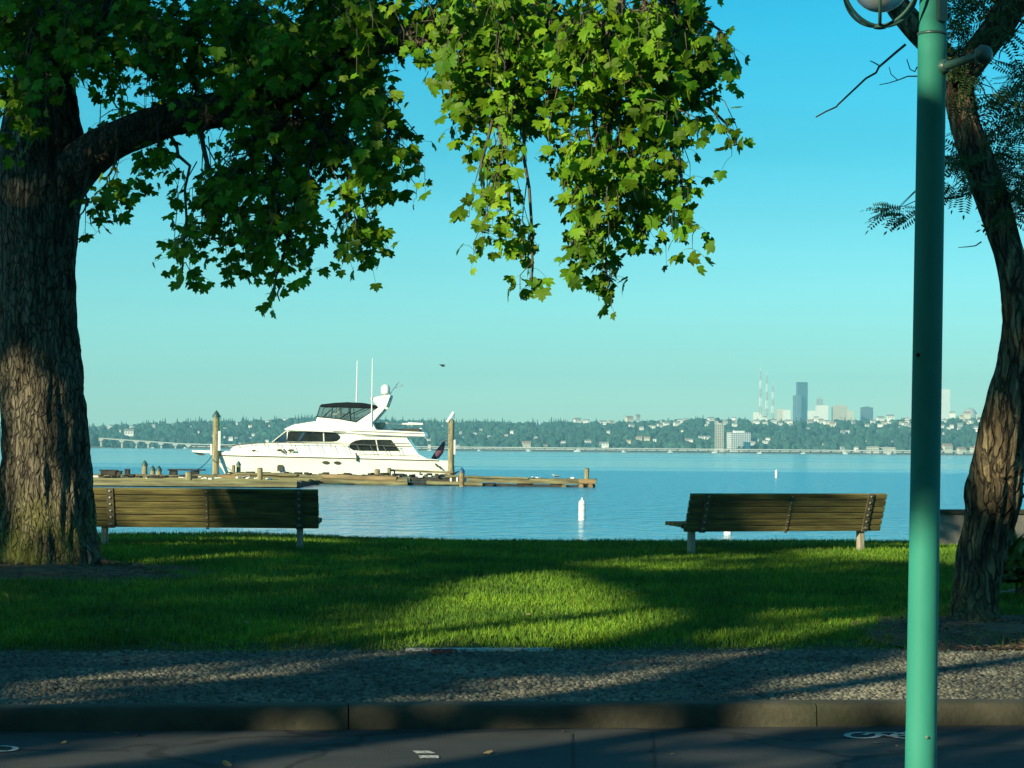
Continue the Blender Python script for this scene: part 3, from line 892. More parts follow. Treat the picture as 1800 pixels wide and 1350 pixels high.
limbs = {
    'main': [(95, 330, 20.55, .30), (150, 280, 20.4, .215), (220, 238, 20.2, .175), (320, 205, 20.0, .16), (420, 185, 19.8, .165), (510, 150, 19.5, .15), (590, 92, 19.2, .13), (690, 72, 18.9, .11), (800, 60, 18.6, .09), (920, 50, 18.4, .075), (1050, 40, 18.2, .05), (1180, 20, 18.0, .03)],
    'upper': [(100, 90, 20.6, .22), (180, 20, 20.2, .17), (300, -60, 19.7, .14), (450, -120, 19.2, .12), (650, -150, 18.8, .09), (900, -140, 18.4, .07), (1150, -90, 18.2, .04)],
    'low': [(420, 185, 19.8, .10), (500, 215, 19.5, .07), (590, 240, 19.3, .05), (660, 290, 19.1, .025)],
    'left': [(80, 120, 20.5, .16), (10, 50, 20.0, .12), (-90, -20, 19.5, .10), (-250, -80, 19.0, .06)],
    'rear': [(85, 60, 20.7, .18), (160, -60, 22.0, .13), (330, -160, 23.5, .09), (560, -220, 24.6, .05)],
}
limb_pts = []
for k, pl in limbs.items():
    pp = [P(x, y, d) for x, y, d, r in pl]
    bark_tube(pp, [q[3] for q in pl], 40, 'limb', M['trunk'], maple, ridge=0.07, kf=5, step=0.08, seedz=hash(k) % 7 if False else len(k))
    for a_, b_ in zip(pp[:-1], pp[1:]):
        for t_ in (0.0, 0.33, 0.66): limb_pts.append(a_.lerp(b_, t_))
limb_np = np.array([tuple(p) for p in limb_pts])

# crown: leafy sprays in picture-size ellipses (px, py, rx, ry, near, far, sprays)
crown = [
    # left mass
    (80, 60, 130, 120, 18.8, 19.9, 60), (10, 190, 55, 90, 19.0, 19.8, 24), (230, 60, 130, 85, 18.6, 21.5, 90), (400, 80, 140, 105, 18.4, 21.5, 120),
    (580, 70, 140, 90, 18.0, 21.2, 110), (690, 40, 90, 60, 18.0, 20.5, 40), (340, 180, 95, 45, 20.4, 21.2, 30), (480, 220, 115, 75, 18.6, 21.0, 70),
    (620, 190, 85, 80, 18.4, 20.8, 55), (680, 280, 68, 80, 18.4, 20.4, 46), (560, 290, 70, 75, 18.6, 20.6, 36), (440, 330, 120, 75, 18.6, 20.8, 66),
    (380, 410, 78, 62, 18.8, 20.6, 36), (490, 410, 75, 70, 18.8, 20.4, 40), (640, 390, 52, 55, 18.6, 20.0, 20), (325, 485, 14, 26, 19.4, 19.8, 3),
    (480, 510, 20, 40, 19.4, 19.8, 4), (195, 330, 40, 42, 19.8, 20.3, 11), (280, 290, 45, 55, 19.4, 20.3, 13), (150, 370, 14, 22, 20.0, 20.2, 3), (200, 190, 60, 40, 20.6, 21.2, 10),
    # right mass
    (850, 40, 120, 75, 17.4, 19.8, 80), (830, 130, 70, 60, 17.6, 19.6, 28), (880, 200, 85, 70, 17.6, 19.6, 40), (960, 80, 95, 90, 17.4, 19.8, 55),
    (1080, 70, 110, 85, 17.2, 19.4, 64), (1190, 60, 75, 80, 17.2, 19.0, 36), (1060, 190, 110, 80, 17.2, 19.2, 62), (1180, 190, 75, 80, 17.2, 19.0, 36),
    (1070, 300, 105, 70, 17.3, 19.0, 56), (1180, 310, 60, 60, 17.4, 18.8, 22), (850, 330, 40, 70, 17.6, 18.8, 12), (900, 410, 75, 45, 17.6, 18.6, 17),
    (935, 480, 40, 18, 17.7, 18.3, 5), (1050, 400, 80, 60, 17.4, 18.8, 32), (1140, 390, 55, 45, 17.6, 18.6, 15), (1070, 490, 30, 45, 17.7, 18.3, 6),
    (1200, 400, 25, 35, 17.6, 18.2, 4), (1270, 80, 24, 40, 17.6, 18.2, 5), (1275, 235, 24, 22, 17.6, 18.2, 4), (1225, 130, 38, 70, 17.6, 18.8, 14),
    # above the frame
    (100, -160, 330, 150, 17.8, 22.5, 120), (450, -170, 300, 150, 17.2, 23.0, 120), (850, -130, 260, 100, 16.8, 21.0, 80), (1130, -80, 160, 70, 17.0, 20.0, 40),
    (100, -430, 420, 170, 17.2, 24.0, 110), (600, -390, 300, 140, 17.0, 23.0, 70),
]
def build_crown():
    leaf_p, twigs, petioles = [], MB(), MB()
    for cx, cy, rx, ry, d0, d1, n in crown:
        cen = P(cx, cy, 0.5 * (d0 + d1))
        # a bough into this part of the crown
        top = P(cx, cy - ry * 0.6, 0.5 * (d0 + d1))
        i = int(np.argmin(np.sum((limb_np - np.array(top)) ** 2, 1) + np.where(limb_np[:, 2] < top.z - 0.3, 2.0, 0)))
        a0 = Vector(limb_np[i])
        mid = a0.lerp(top, 0.5) + Vector((random.uniform(-.2, .2), random.uniform(-.2, .2), 0.25))
        bough = [a0, mid, top, cen + Vector((random.uniform(-.1, .1), random.uniform(-.2, .2), -0.1))]
        fine = []
        for k in range(3):
            for t_ in (0, .25, .5, .75): fine.append(bough[k].lerp(bough[k + 1], t_))
        fine.append(bough[3])
        fine = [p + Vector((random.uniform(-.03, .03), random.uniform(-.03, .03), random.uniform(-.03, .03))) if 0 < q < 12 else p for q, p in enumerate(fine)]
        r0 = 0.016 + 0.0004 * n
        twigs.tube(fine, [r0 * (1 - 0.8 * q / 12) + 0.003 for q in range(len(fine))], 6)
        for _ in range(int(n * (0.92 if cy < 150 else 0.58))):
            while True:
                u, v = random.uniform(-1, 1), random.uniform(-1, 1)
                if u * u + v * v < 1: break
            c = P(cx + rx * u, cy + ry * v, random.uniform(d0, d1))
            b0 = fine[min(len(fine) - 1, 3 + int(random.random() * 10))]
            st_ = b0.lerp(c, max(0.0, 1 - 0.75 / max(0.3, (c - b0).length)))
            k1 = st_.lerp(c, 0.5) + Vector((random.uniform(-.08, .08), random.uniform(-.08, .08), random.uniform(0, .12)))
            end = c + Vector((0, 0, -0.12))
            twigs.tube([st_, k1, c, end], [0.0075, 0.0055, 0.004, 0.0025], 4, caps=False)
            for j in range(random.randint(7, 12)):
                base = k1.lerp(end, random.random()) if j else end
                o = base + Vector((random.gauss(0, .075), random.gauss(0, .075), random.gauss(-.04, .055)))
                if j % 2 == 0: petioles.tube([base, base.lerp(o, .5) + Vector((0, 0, .02)), o], [.0022, .002, .0016], 3, caps=False)
                leaf_p.append(o)
    lp = np.array([tuple(p) for p in leaf_p])
    leaf_mesh('crown', lp, 0.062 + 0.085 * rng.beta(1.5, 1.9, len(lp)), M['leaf'], maple, nrm=np.array([-0.75, -0.95, 0.35]))
    to_local(twigs.build('twigs', M['twig'], recalc=False), maple)
    to_local(petioles.build('stalks', M['leaf'], recalc=False), maple)
build_crown()
# surface roots at its foot
mb = MB()
for k in range(9):
    th = R(random.uniform(190, 350)); L_ = random.uniform(0.6, 1.5)
    pts, rr = [], []
    for i in range(7):
        q = 0.36 + L_ * i / 6
        x = LT.x + math.cos(th + 0.12 * math.sin(i)) * q; y = LT.y + math.sin(th + 0.12 * math.sin(i)) * q * 0.9
        pts.append((x, y, lawn_z(x, y) + 0.03 * (1 - i / 6) - 0.03 * (i == 6))); rr.append(0.042 * (1 - i / 7) + 0.012)
    mb.tube(pts, rr, 7)
to_local(mb.build('roots', M['trunk'], smooth=180), maple)

# --- the leaning locust on the right
D2 = 16.2
s2 = D2 / F
locust = empty('locust_tree', (RT.x, RT.y, lawn_z(RT.x, RT.y)))
tag(locust, 'leaning rough barked tree with a forked top and feathery leaves behind the lamp post', 'tree')
prof = [(1165, 1660, 1776), (1112, 1666, 1768), (1085, 1672, 1756), (1040, 1677, 1756), (990, 1682, 1764), (940, 1692, 1775), (900, 1697, 1786), (868, 1695, 1796), (830, 1706, 1797), (780, 1716, 1799),
        (720, 1732, 1806), (650, 1752, 1822), (590, 1762, 1834), (540, 1764, 1830), (490, 1757, 1815), (440, 1746, 1797), (390, 1730, 1783), (330, 1710, 1766), (270, 1687, 1742), (210, 1668, 1720), (160, 1660, 1712), (120, 1656, 1716)]
path = [P((l + r) / 2, y, D2 + 0.2 * math.sin(i * .35)) for i, (y, l, r) in enumerate(prof)]
bark_tube(path, [(r - l) / 2 * s2 for y, l, r in prof], 96, 'trunk', M['locust_bark'], locust, ridge=0.11, kf=7, flare=(path[1].z, 0.3, 0.14, 5), lump=0.12, step=0.04)
loc_limbs = [
    [(1690, 140, 0, .085), (1655, 95, .05, .10), (1615, 55, .1, .098), (1575, 5, .15, .09), (1540, -60, .2, .08), (1500, -160, .3, .06), (1470, -300, .4, .035)],
    [(1690, 140, 0, .09), (1722, 90, -.05, .115), (1760, 40, -.1, .115), (1792, -20, -.15, .11), (1830, -120, -.2, .09), (1880, -280, -.3, .05)],
    [(1796, 555, 0, .09), (1825, 480, .0, .10), (1850, 380, .1, .09), (1880, 250, .1, .075), (1900, 90, .2, .06), (1915, -80, .3, .045), (1900, -260, .4, .025), (1920, -420, .5, .008)],
]
lpts = []
for pl in loc_limbs:
    pp = [P(x, y, D2 + e) for x, y, e, r in pl]
    bark_tube(pp, [q[3] for q in pl], 48, 'limb', M['locust_bark'], locust, ridge=0.10, kf=5, step=0.05)
    lpts += pp
lpts += path[10:]
tw = MB()
def twig_px(pts, d, r0, r1, seg=5):
    pp = [P(x, y, d + 0.04 * math.sin(i * 1.7)) for i, (x, y) in enumerate(pts)]
    n = len(pp)
    tw.tube(pp, [r0 + (r1 - r0) * i / (n - 1) for i in range(n)], seg)
twig_px([(1592, 78), (1575, 92), (1560, 105), (1545, 118), (1540, 128), (1522, 138), (1505, 154), (1488, 170), (1473, 184), (1470, 188), (1452, 196), (1434, 206)], D2, .011, .006)
twig_px([(1547, 116), (1538, 111), (1530, 107)], D2, .006, .004)
twig_px([(1612, 118), (1608, 126), (1600, 122), (1594, 104)], D2, .006, .004)
twig_px([(1612, 134), (1596, 134), (1578, 141), (1562, 146), (1546, 149)], D2, .006, .003)
twig_px([(1578, 141), (1566, 130), (1563, 118)], D2, .004, .003)
twig_px([(1725, 425), (1715, 432), (1700, 434), (1685, 435)], D2, .006, .003)
twig_px([(1800, 35), (1770, 75), (1758, 92), (1756, 104)], D2, .008, .004)
twig_px([(1715, 135), (1730, 160), (1735, 178), (1745, 190), (1748, 170), (1742, 150), (1730, 135)], D2, .006, .003)
twig_px([(1790, 870), (1800, 872), (1820, 880)], D2, .02, .012)
twig_px([(1790, 846), (1802, 852), (1830, 856)], D2, .012, .008)
# feathery compound leaves
def frond_template():
    tv, tf = [], []
    def tri(a, b, c):
        n = len(tv); tv.extend([a, b, c]); tf.append((n, n + 1, n + 2))
    tri((-.006, 0, 0), (.006, 0, 0), (0, 1, -.06))
    for i in range(8):
        y = 0.14 + 0.1 * i
        L_ = 0.24 - 0.012 * abs(i - 3)
        for sgn in (-1, 1):
            a = (0, y, -.06 * y * y); b = (sgn * L_ * .55, y + .085, -.02); c = (sgn * L_, y + .06, -.05); d = (sgn * L_ * .5, y + .005, -.02)
            n = len(tv); tv.extend([a, b, c, d]); tf.extend([(n, n + 1, n + 2), (n, n + 2, n + 3)])
    n = len(tv); tv.extend([(0, .95, -.06), (-.04, 1.05, -.07), (0, 1.17, -.1), (.04, 1.05, -.07)]); tf.extend([(n, n + 1, n + 2), (n, n + 2, n + 3)])
    return tv, tf
def locust_crown():
    fp, fd = [], []
    spots = [(1720, 30, 70, 60, 60), (1700, 110, 40, 40, 22), (1770, 200, 40, 60, 40), (1775, 300, 45, 50, 50), (1700, 270, 25, 30, 12), (1690, 300, 30, 40, 22), (1780, 350, 30, 40, 26),
             (1790, 130, 25, 60, 16), (1840, 200, 50, 160, 60), (1850, -60, 140, 80, 90), (1910, -200, 150, 130, 110), (1760, -200, 130, 90, 70), (1560, -200, 110, 80, 60), (1650, -90, 130, 60, 60), (1730, -30, 70, 40, 40), (1600, 370, 22, 14, 5), (1560, 365, 22, 8, 4), (1690, 200, 30, 60, 16)]
    for cx, cy, rx, ry, n in spots:
        for _ in range(n):
            th = random.uniform(0, 6.28); q = math.sqrt(random.random())
            c = P(cx + rx * q * math.cos(th), cy + ry * q * math.sin(th), D2 + random.uniform(-.5, .7))
            near = min(lpts, key=lambda p: (p - c).length)
            if random.random() < 0.5:
                st_ = c.lerp(near, min(1, 0.35 / max(.01, (near - c).length)))
                tw.tube([st_, st_.lerp(c, .5) + Vector((0, 0, .04)), c], [.005, .004, .002], 4, caps=False)
            for j in range(random.randint(1, 3)):
                fp.append(tuple(c))
                d = Vector((random.gauss(0, .7), random.gauss(0, .7), random.gauss(-.45, .35)))
                if cx <= 1600 and cy > 300: d = Vector((random.uniform(-1, -.5), random.gauss(0, .3), random.uniform(-.6, .1)))
                fd.append(tuple(d))
    twig_px([(1612, 352), (1590, 362), (1565, 366), (1545, 370), (1530, 376)], D2, .004, .002)
    twig_px([(1720, 330), (1690, 345), (1650, 350), (1612, 352)], D2, .008, .004)
    fp, Y = np.array(fp), unit(np.array(fd))
    n = len(fp)
    nn = rng.normal(0, .6, (n, 3)); nn[:, 2] += .8
    Z = unit(nn - Y * np.sum(nn * Y, 1, keepdims=True)); X = np.cross(Y, Z)
    tv, tf = frond_template()
    v, f = scatter(tv, tf, fp, X, Y, Z, rng.uniform(.14, .26, n))
    to_local(mesh_np('crown', v, f, M['locust_leaf']), locust)
    to_local(tw.build('twigs', M['twig'], recalc=False), locust)
locust_crown()

# ------------------------------------------------------------------ shade trees behind the viewpoint, across the street
HV = Vector((math.sin(R(SUN_AZ)), math.cos(R(SUN_AZ)), 0))
RV = Vector((HV.y, -HV.x, 0))
SE, CE = math.sin(R(SUN_EL)), math.cos(R(SUN_EL))
def uv(p):
    p = Vector(p)
    return (p.dot(RV), p.z * CE + p.dot(HV) * SE)
def inside(u, v, poly):
    c = False
    n = len(poly)
    j = n - 1
    for i in range(n):
        if (poly[i][1] > v) != (poly[j][1] > v) and u < (poly[j][0] - poly[i][0]) * (v - poly[i][1]) / (poly[j][1] - poly[i][1]) + poly[i][0]:
            c = not c
        j = i
    return c
# openings shaped into the crowns so that the morning sun reaches the lawn, the cobbles, the trunk and the benches
gaps = []
for k_, pts in (
    (1.0, [(720, 1128), (800, 1060), (850, 1030), (905, 1010), (970, 1014), (1040, 1046), (1060, 1072), (1120, 1082), (1160, 1098), (1050, 1132)]),
    (0.75, [(530, 1132), (600, 1082), (690, 1060), (750, 1068), (690, 1120)]),
    (0.6, [(660, 1040), (740, 1020), (800, 1022), (760, 1048)]),
    (0.8, [(1240, 1126), (1300, 1100), (1400, 1076), (1510, 1076), (1500, 1096), (1390, 1128)]),
    (0.8, [(1010, 990), (1200, 980), (1400, 984), (1580, 988), (1560, 1006), (1300, 1008), (1100, 1002)]),
    (0.4, [(420, 1010), (520, 996), (660, 1018), (600, 1045), (470, 1060)]),
    (0.5, [(1560, 1070), (1640, 1060), (1800, 1120), (1800, 1145), (1560, 1140)]),
    (0.9, [(20, 1210), (330, 1152), (600, 1132), (680, 1150), (350, 1200), (60, 1244)]),
    (0.9, [(600, 1240), (1000, 1182), (1180, 1150), (1280, 1146), (1050, 1200), (760, 1240)]),
    (1.0, [(1250, 1238), (1450, 1180), (1640, 1148), (1830, 1140), (1830, 1250), (1250, 1250)]),
    (0.95, [(-20, 1326), (250, 1298), (480, 1284), (540, 1296), (260, 1330), (-20, 1366)]),
    (1.0, [(330, 1366), (620, 1316), (1000, 1282), (1340, 1276), (1340, 1294), (1000, 1316), (620, 1362)]),
    (0.9, [(1000, 1345), (1400, 1312), (1850, 1300), (1850, 1330), (1300, 1356)]),
):
    gaps.append((k_, [uv(ground_hit(*q)) for q in pts]))
for k_, pts, d in (
    (1.0, [(2, 640), (52, 645), (36, 700), (58, 760), (52, 810), (105, 850), (95, 905), (40, 900), (2, 860)], 20.1),
    (0.8, [(0, 915), (90, 925), (110, 975), (0, 1000)], 19.9),
    (1.0, [(58, 55), (118, 55), (112, 135), (56, 115)], 20.2),
    (1.0, [(180, 862), (330, 862), (500, 866), (440, 928), (190, 928)], 23.1),
    (1.0, [(1300, 892), (1420, 872), (1450, 905), (1560, 905), (1548, 930), (1290, 930)], 23.3),
    (1.0, [(1715, 770), (1790, 720), (1785, 830), (1712, 862)], 16.0),
    (1.0, [(1660, 120), (1712, 110), (1712, 190), (1664, 205)], 16.0),
    (1.0, [(1490, 1010), (1620, 930), (1750, 950), (1750, 1460), (1490, 1460)], 7.85),
    (1.0, [(1520, 20), (1750, 20), (1750, 130), (1520, 130)], 7.85),
    (1.0, [(520, 280), (565, 280), (560, 330), (525, 330)], 18.8),
    (1.0, [(590, 350), (665, 345), (660, 420), (600, 420)], 18.8),
    (0.8, [(440, 380), (500, 380), (490, 420), (440, 425)], 18.8),
    (0.8, [(560, 50), (680, 30), (690, 100), (560, 110)], 19.0),
    (0.8, [(0, 170), (40, 170), (40, 270), (0, 270)], 19.2),
):
    gaps.append((k_, [uv(P(x, y, d)) for x, y in pts]))
gap_box = [(min(q[0] for q in g), max(q[0] for q in g), min(q[1] for q in g), max(q[1] for q in g)) for _, g in gaps]
def lit(u, v):
    """how open the foliage is towards the sun along this line, 0 to 1"""
    best = 0.0
    for (k_, g), b in zip(gaps, gap_box):
        if k_ > best and b[0] <= u <= b[1] and b[2] <= v <= b[3] and inside(u, v, g): best = k_
    return best
def lit_around(u, v, r_):
    return max(lit(u + du, v + dv) for du, dv in ((0, 0), (r_, 0), (-r_, 0), (0, r_), (0, -r_)))
def clear_limb(lp, base, z0):
    """a limb that does not cross one of the openings"""
    for _ in range(60):
        tgt = Vector(lp[random.randrange(len(lp))]); a0 = Vector((base.x, base.y, max(z0, tgt.z - 1.5)))
        if all(lit_around(*uv(a0.lerp(tgt, k / 8) + Vector((0, 0, .3 * math.sin(k / 8 * 3.14)))), .1) < .5 for k in range(9)): break
    return tgt, a0
def shade_trees():
    def vmax(u):
        top = 7.0 + 0.25 * math.sin(u * 2.1)
        top += 2.2 * sstep(-9.3, -8.8, u)
        return top + (11.6 - top) * (1 - sstep(-13.5, -13.05, u))
    specs = [(-20.8, -11.5), (-17.6, -13.0), (-14.0, -11.0), (-10.4, -13.0), (-6.8, -11.0), (-2.7, -12.5)]
    leaves = [[] for _ in specs]
    n = 0
    while n < 48000:
        u = random.uniform(-23.5, -2.2); vm = vmax(u)
        v = random.uniform(0.4, vm)
        if v > 6.5 and -13.3 < u < -9.2: continue
        if random.random() < lit_around(u, v - .08, 0.14): continue
        if random.random() < 0.03: continue
        i = min(range(len(specs)), key=lambda k: abs(specs[k][0] - u) + random.uniform(0, .6))
        hh = specs[i][1] + random.uniform(-2.4, 2.4)
        z = (v - hh * SE) / CE
        p = RV * u + HV * hh
        leaves[i].append((p.x, p.y, z)); n += 1
    for _ in range(200):      # loose upper sprays that speckle the maple's sunny side
        u, v = random.uniform(-13.2, -10.3), random.uniform(7.0, 11.0)
        if mnoise.noise((u * 1.5, v * 1.5, 2.0)) < 0.12: continue
        hh = -12 + random.uniform(-2, 2); p = RV * u + HV * hh
        leaves[2 if u < -12 else 3].append((p.x, p.y, (v - hh * SE) / CE))
    names = ['tallest shade tree behind the viewpoint beyond the left end of the street', 'tall shade tree behind the viewpoint second from the left end',
             'shade tree behind the viewpoint third from the left end', 'shade tree behind the viewpoint fourth from the left end',
             'shade tree behind the viewpoint fifth from the left end', 'low shade tree standing closest behind the viewpoint']
    for (u, hh), lv, nm in zip(specs, leaves, names):
        base = RV * u + HV * hh
        root = empty('street_tree', (base.x, base.y, 0.0))
        tag(root, nm, 'tree', 'shade trees across the street')
        lp = np.array(lv)
        top = lp[:, 2].max() - 0.8
        bark_tube([Vector((base.x, base.y, -.1)), Vector((base.x + .1, base.y, 2)), Vector((base.x, base.y + .1, top * .6)), Vector((base.x - .1, base.y, top))], [.26, .2, .14, .05], 20, 'trunk', M['trunk'], root, step=.3)
        for q in range(12):
            tgt, a0 = clear_limb(lp, base, 2.2)
            to_local(MB().tube([a0, a0.lerp(tgt, .5) + Vector((0, 0, .3)), tgt], [.07, .04, .015], 6).build('limb', M['trunk'], recalc=False), root)
        leaf_mesh('crown', lp, rng.uniform(.15, .25, len(lp)), M['leaf'], root, nrm=np.array([-1.2, -1.2, .6]))
shade_trees()
def sky_block_canopy():
    # unseen crowns added over and behind the viewpoint to block sky light
    for u, hh, z0, z1, ru, rh, n, lab in ((1.5, -8.0, 5.2, 9.5, 8.6, 12.0, 7000, 'broad unseen tree added above the viewpoint to block sky light'),
                                      (8.0, -13.0, 1.5, 11.0, 5.0, 3.0, 3600, 'unseen tree added behind the viewpoint towards the right to block sky light'),
                                      (16.0, -11.0, 1.5, 11.0, 5.0, 3.0, 3600, 'unseen tree added behind the viewpoint at the far right to block sky light')):
        base = RV * u + HV * (hh - 4)
        root = empty('street_tree', (base.x, base.y, 0.0))
        tag(root, lab, 'tree', 'shade trees across the street')
        lv = []
        while len(lv) < n:
            a, b = random.uniform(-1, 1), random.uniform(-1, 1)
            if a * a + b * b > 1: continue
            q = RV * (u + ru * a) + HV * (hh + rh * b)
            z = z0 + (z1 - z0) * random.random() * (1 - .55 * (a * a + b * b))
            uu, vv = uv((q.x, q.y, z))
            if uu < -7.3 and hh > -9: continue
            if uu < -2.5 and random.random() < lit_around(uu, vv - .12, .24): continue
            if q.y > 6.0 or (q.y > 1.5 and z < 4.5): continue
            lv.append((q.x, q.y, z))
        lp = np.array(lv)
        top = lp[:, 2].max() - 1
        bark_tube([Vector((base.x, base.y, -.1)), Vector((base.x + .1, base.y, 2)), Vector((base.x, base.y + .1, top * .6)), Vector((base.x - .1, base.y, top))], [.3, .24, .17, .05], 20, 'trunk', M['trunk'], root, step=.3)
        for q in range(14):
            tgt, a0 = clear_limb(lp, base, 2.4)
            to_local(MB().tube([a0, a0.lerp(tgt, .5) + Vector((0, 0, .4)), tgt], [.08, .05, .015], 6).build('limb', M['trunk'], recalc=False), root)
        leaf_mesh('crown', lp, rng.uniform(.24, .36, len(lp)), M['leaf'], root)
sky_block_canopy()
def sky_block_house(s0, w, h, wallm, lab):  # unseen house, added only to block sky light from behind the viewpoint
    c = street(s0, -40)
    root = empty('sky_block_house', (c.x, c.y, 0.0), ST)
    tag(root, lab, 'house', 'added houses blocking sky light')
    d = 10.0
    MB().box((0, 0, h / 2), (w, d, h)).build('wall', wallm, root)
    MB().prism([(-w / 2 - .5, h - .05), (w / 2 + .5, h - .05), (w / 2 - 1.5, h + 2.4), (-w / 2 + 1.5, h + 2.4)], -d / 2 - .5, d / 2 + .5).build('roof', M['roof_grey'], root)
    for fl in range(int(h // 3)):
        for x in np.arange(-w / 2 + 1.6, w / 2 - 1, 2.9):
            if fl == 0 and abs(x) < 1.4: continue
            f_ = MB().box((x, d / 2 + .03, fl * 3 + 1.6), (1.3, .1, 1.5)).build('window', M['white_paint'], root)
            MB().box((x, d / 2 + .06, fl * 3 + 1.6), (1.1, .08, 1.3)).build('pane', M['yacht_glass'], f_)
    MB().box((0, d / 2 + .04, 1.05), (1.0, .1, 2.1)).build('door', M['bench_metal'], root)
sky_block_house(-34, 22, 8.5, M['wall'], 'two storey house added unseen behind the viewpoint to block sky light, left end')
sky_block_house(-9, 20, 9.2, mat('sky_block_brick', (.16, .07, .05), (.24, .11, .08), scale=6), 'house added unseen directly behind the viewpoint to block sky light')
sky_block_house(15, 20, 8.8, M['house_grey'], 'grey house added unseen behind the viewpoint to block sky light, right end')

# ------------------------------------------------------------------ benches
def make_bench():
    root = empty('park_bench', (0, 0, 0))
    L_ = 2.46
    lean = 0.17
    z0, z1 = 0.285, 0.715
    n = 6
    def back(t_, off=0.0):       # point on the back's rear face, t from 0 at the bottom to 1 at the top
        return Vector((0, -lean * t_ - off, z0 + (z1 - z0) * t_))
    tilt = Matrix.Rotation(math.atan2(lean, z1 - z0), 3, 'X')
    mb = MB()
    for i in range(n):
        t_ = (i + 0.5) / n
        p = back(t_)
        h = 0.462 / n - 0.011
        mb.box(p + Vector((random.uniform(-.004, .004), random.uniform(-.003, .003), 0)), (L_ + random.uniform(-.012, .012), 0.042, h), M=tilt)
    to = mb.build('backrest', M['bench_wood'], root, bevel=0.006)
    mb = MB()
    for i in range(4):
        mb.box((0, 0.09 + 0.125 * i, 0.352 + 0.004 * i), (L_ + random.uniform(-.01, .01), 0.112, 0.042))
    mb.build('seat', M['bench_wood'], root, bevel=0.006)
    for sx in (-1.02, 1.02):
        mb = MB().bar(back(-.02, .028) + Vector((sx, 0, 0)), back(.985, .028) + Vector((sx, 0, 0)), 0.075, 0.018)
        br = mb.build('bracket', M['bench_metal'], root, bevel=0.003)
        for i in range(n):
            p = back((i + .5) / n, .036) + Vector((sx, 0, 0))
            bt = MB().lathe([(0.0, 0.0), (.014, .0), (.013, .008), (.006, .013)], (0, 0, 0), 10)
            o = bt.build('bolt', M['bolt'], br, smooth=40)
            o.rotation_euler = (R(90) , 0, 0); o.location = p
        MB().box((sx, 0.20, 0.318), (0.07, 0.52, 0.03)).build('seat_bracket', M['bench_metal'], root, bevel=0.004)
        MB().box((sx - .09 if sx < 0 else sx, 0.06, -0.02), (0.066, 0.085, 0.646)).build('leg', M['bench_post'], root, bevel=0.008)
    br = MB().bar(back(-.04, .024) + Vector((.02, 0, 0)), back(.95, .024) + Vector((.02, 0, 0)), 0.035, 0.012).build('strap', M['bench_metal'], root, bevel=0.003)
    for i in range(n):
        bt = MB().lathe([(0.0, 0.0), (.010, .0), (.009, .006), (.004, .009)], (0, 0, 0), 8)
        o = bt.build('bolt', M['bolt'], br, smooth=40)
        o.rotation_euler = (R(90), 0, 0); o.location = back((i + .5) / n, .030) + Vector((.02, 0, 0))
    return root
def copy_tree(o, parent=None):
    c = o.copy(); COL.objects.link(c)
    if parent: c.parent = parent
    for ch in list(o.children): copy_tree(ch, c)
    return c
bench = make_bench()
p = P(1377, 866, 23.8)
bench.location = (p.x, p.y, p.z - 0.715 - 0.005)
bench.rotation_euler = (0, 0, R(20))
tag(bench, 'wooden bench with its back to us turned towards the lake, beside the green lamp post', 'bench', 'wooden benches facing the lake')
b2 = copy_tree(bench)
p = P(363, 858, 23.0)
b2.location = (p.x, p.y, p.z - 0.715)
b2.rotation_euler = (0, 0, R(1.0))
tag(b2, 'long wooden bench half hidden by the thick maple trunk', 'bench', 'wooden benches facing the lake')

# ------------------------------------------------------------------ lamp post
D3 = 7.9
s3 = D3 / F
top = P(1636, -10, D3); bot = P(1618, 1300, D3)
lx, ly = P(1617, 1433, D3).x, D3
lamp = empty('street_lamp', (lx, ly, 0.125))
lamp.rotation_euler = (0, R(.78), 0)      # the old post leans a little
tag(lamp, 'green painted lamp post with a caged glass globe, standing closest to us', 'street lamp')
def zl(py): return P(1620, py, D3).z
mb = MB()
H = zl(-330)
mb.lathe([(0.0585, 0.125), (0.0585, zl(1286)), (0.0575, zl(1285)), (0.053, zl(100)), (0.0535, zl(99)), (0.0535, zl(62)), (0.0505, zl(60)), (0.050, H), (0.02, H + .03)], (lx, ly, 0), 48)
pole = mb.build('pole', M['lamp_green'], smooth=40); to_local(pole, lamp)
mb = MB().lathe([(0.15, 0.125), (0.15, 0.145), (0.11, 0.155), (0.075, 0.19), (0.059, 0.22)], (lx, ly, 0), 32)
to_local(mb.build('base', M['lamp_green'], smooth=40), lamp)
to_local(MB().lathe([(0.054, -.006), (0.0565, -.004), (.0565, .004), (.054, .006)], (lx, ly, zl(60)), 40).build('band', M['lamp_dark'], smooth=60), lamp)
# access hatch: a raised rounded plate on the pole
def rounded(w, h, r, n=6):
    pts = []
    for cx, cz, a0 in ((w - r, h - r, 0), (-w + r, h - r, 90), (-w + r, -h + r, 180), (w - r, -h + r, 270)):
        for i in range(n + 1):
            a = R(a0 + 90 * i / n); pts.append((cx + r * math.cos(a), cz + r * math.sin(a)))
    return pts
pr = rounded(.021, .075, .014)
o = MB().prism(pr, -0.012, 0.02).build('hatch', M['lamp_dark'], bevel=.004)
o.parent = lamp
ha = R(28)
o.location = (math.sin(ha) * .051, -math.cos(ha) * .051, zl(8) - .125)
o.rotation_euler = (0, 0, ha)
for ang, py, r_, m_, nm in ((10, 1292, .006, 'bolt', 'screw'), (-48, 625, .008, 'joint', 'knob')):
    a = R(ang); rad = 0.0575 if py > 900 else .0555
    bt = MB().lathe([(r_ * .9, -.004), (r_, .004), (r_ * .6, .008)], (0, 0, 0), 12).build(nm, M[m_], smooth=40)
    bt.parent = lamp
    bt.location = (math.sin(a) * rad, -math.cos(a) * rad, zl(py) - .125)
    bt.rotation_euler = (R(90), 0, a)
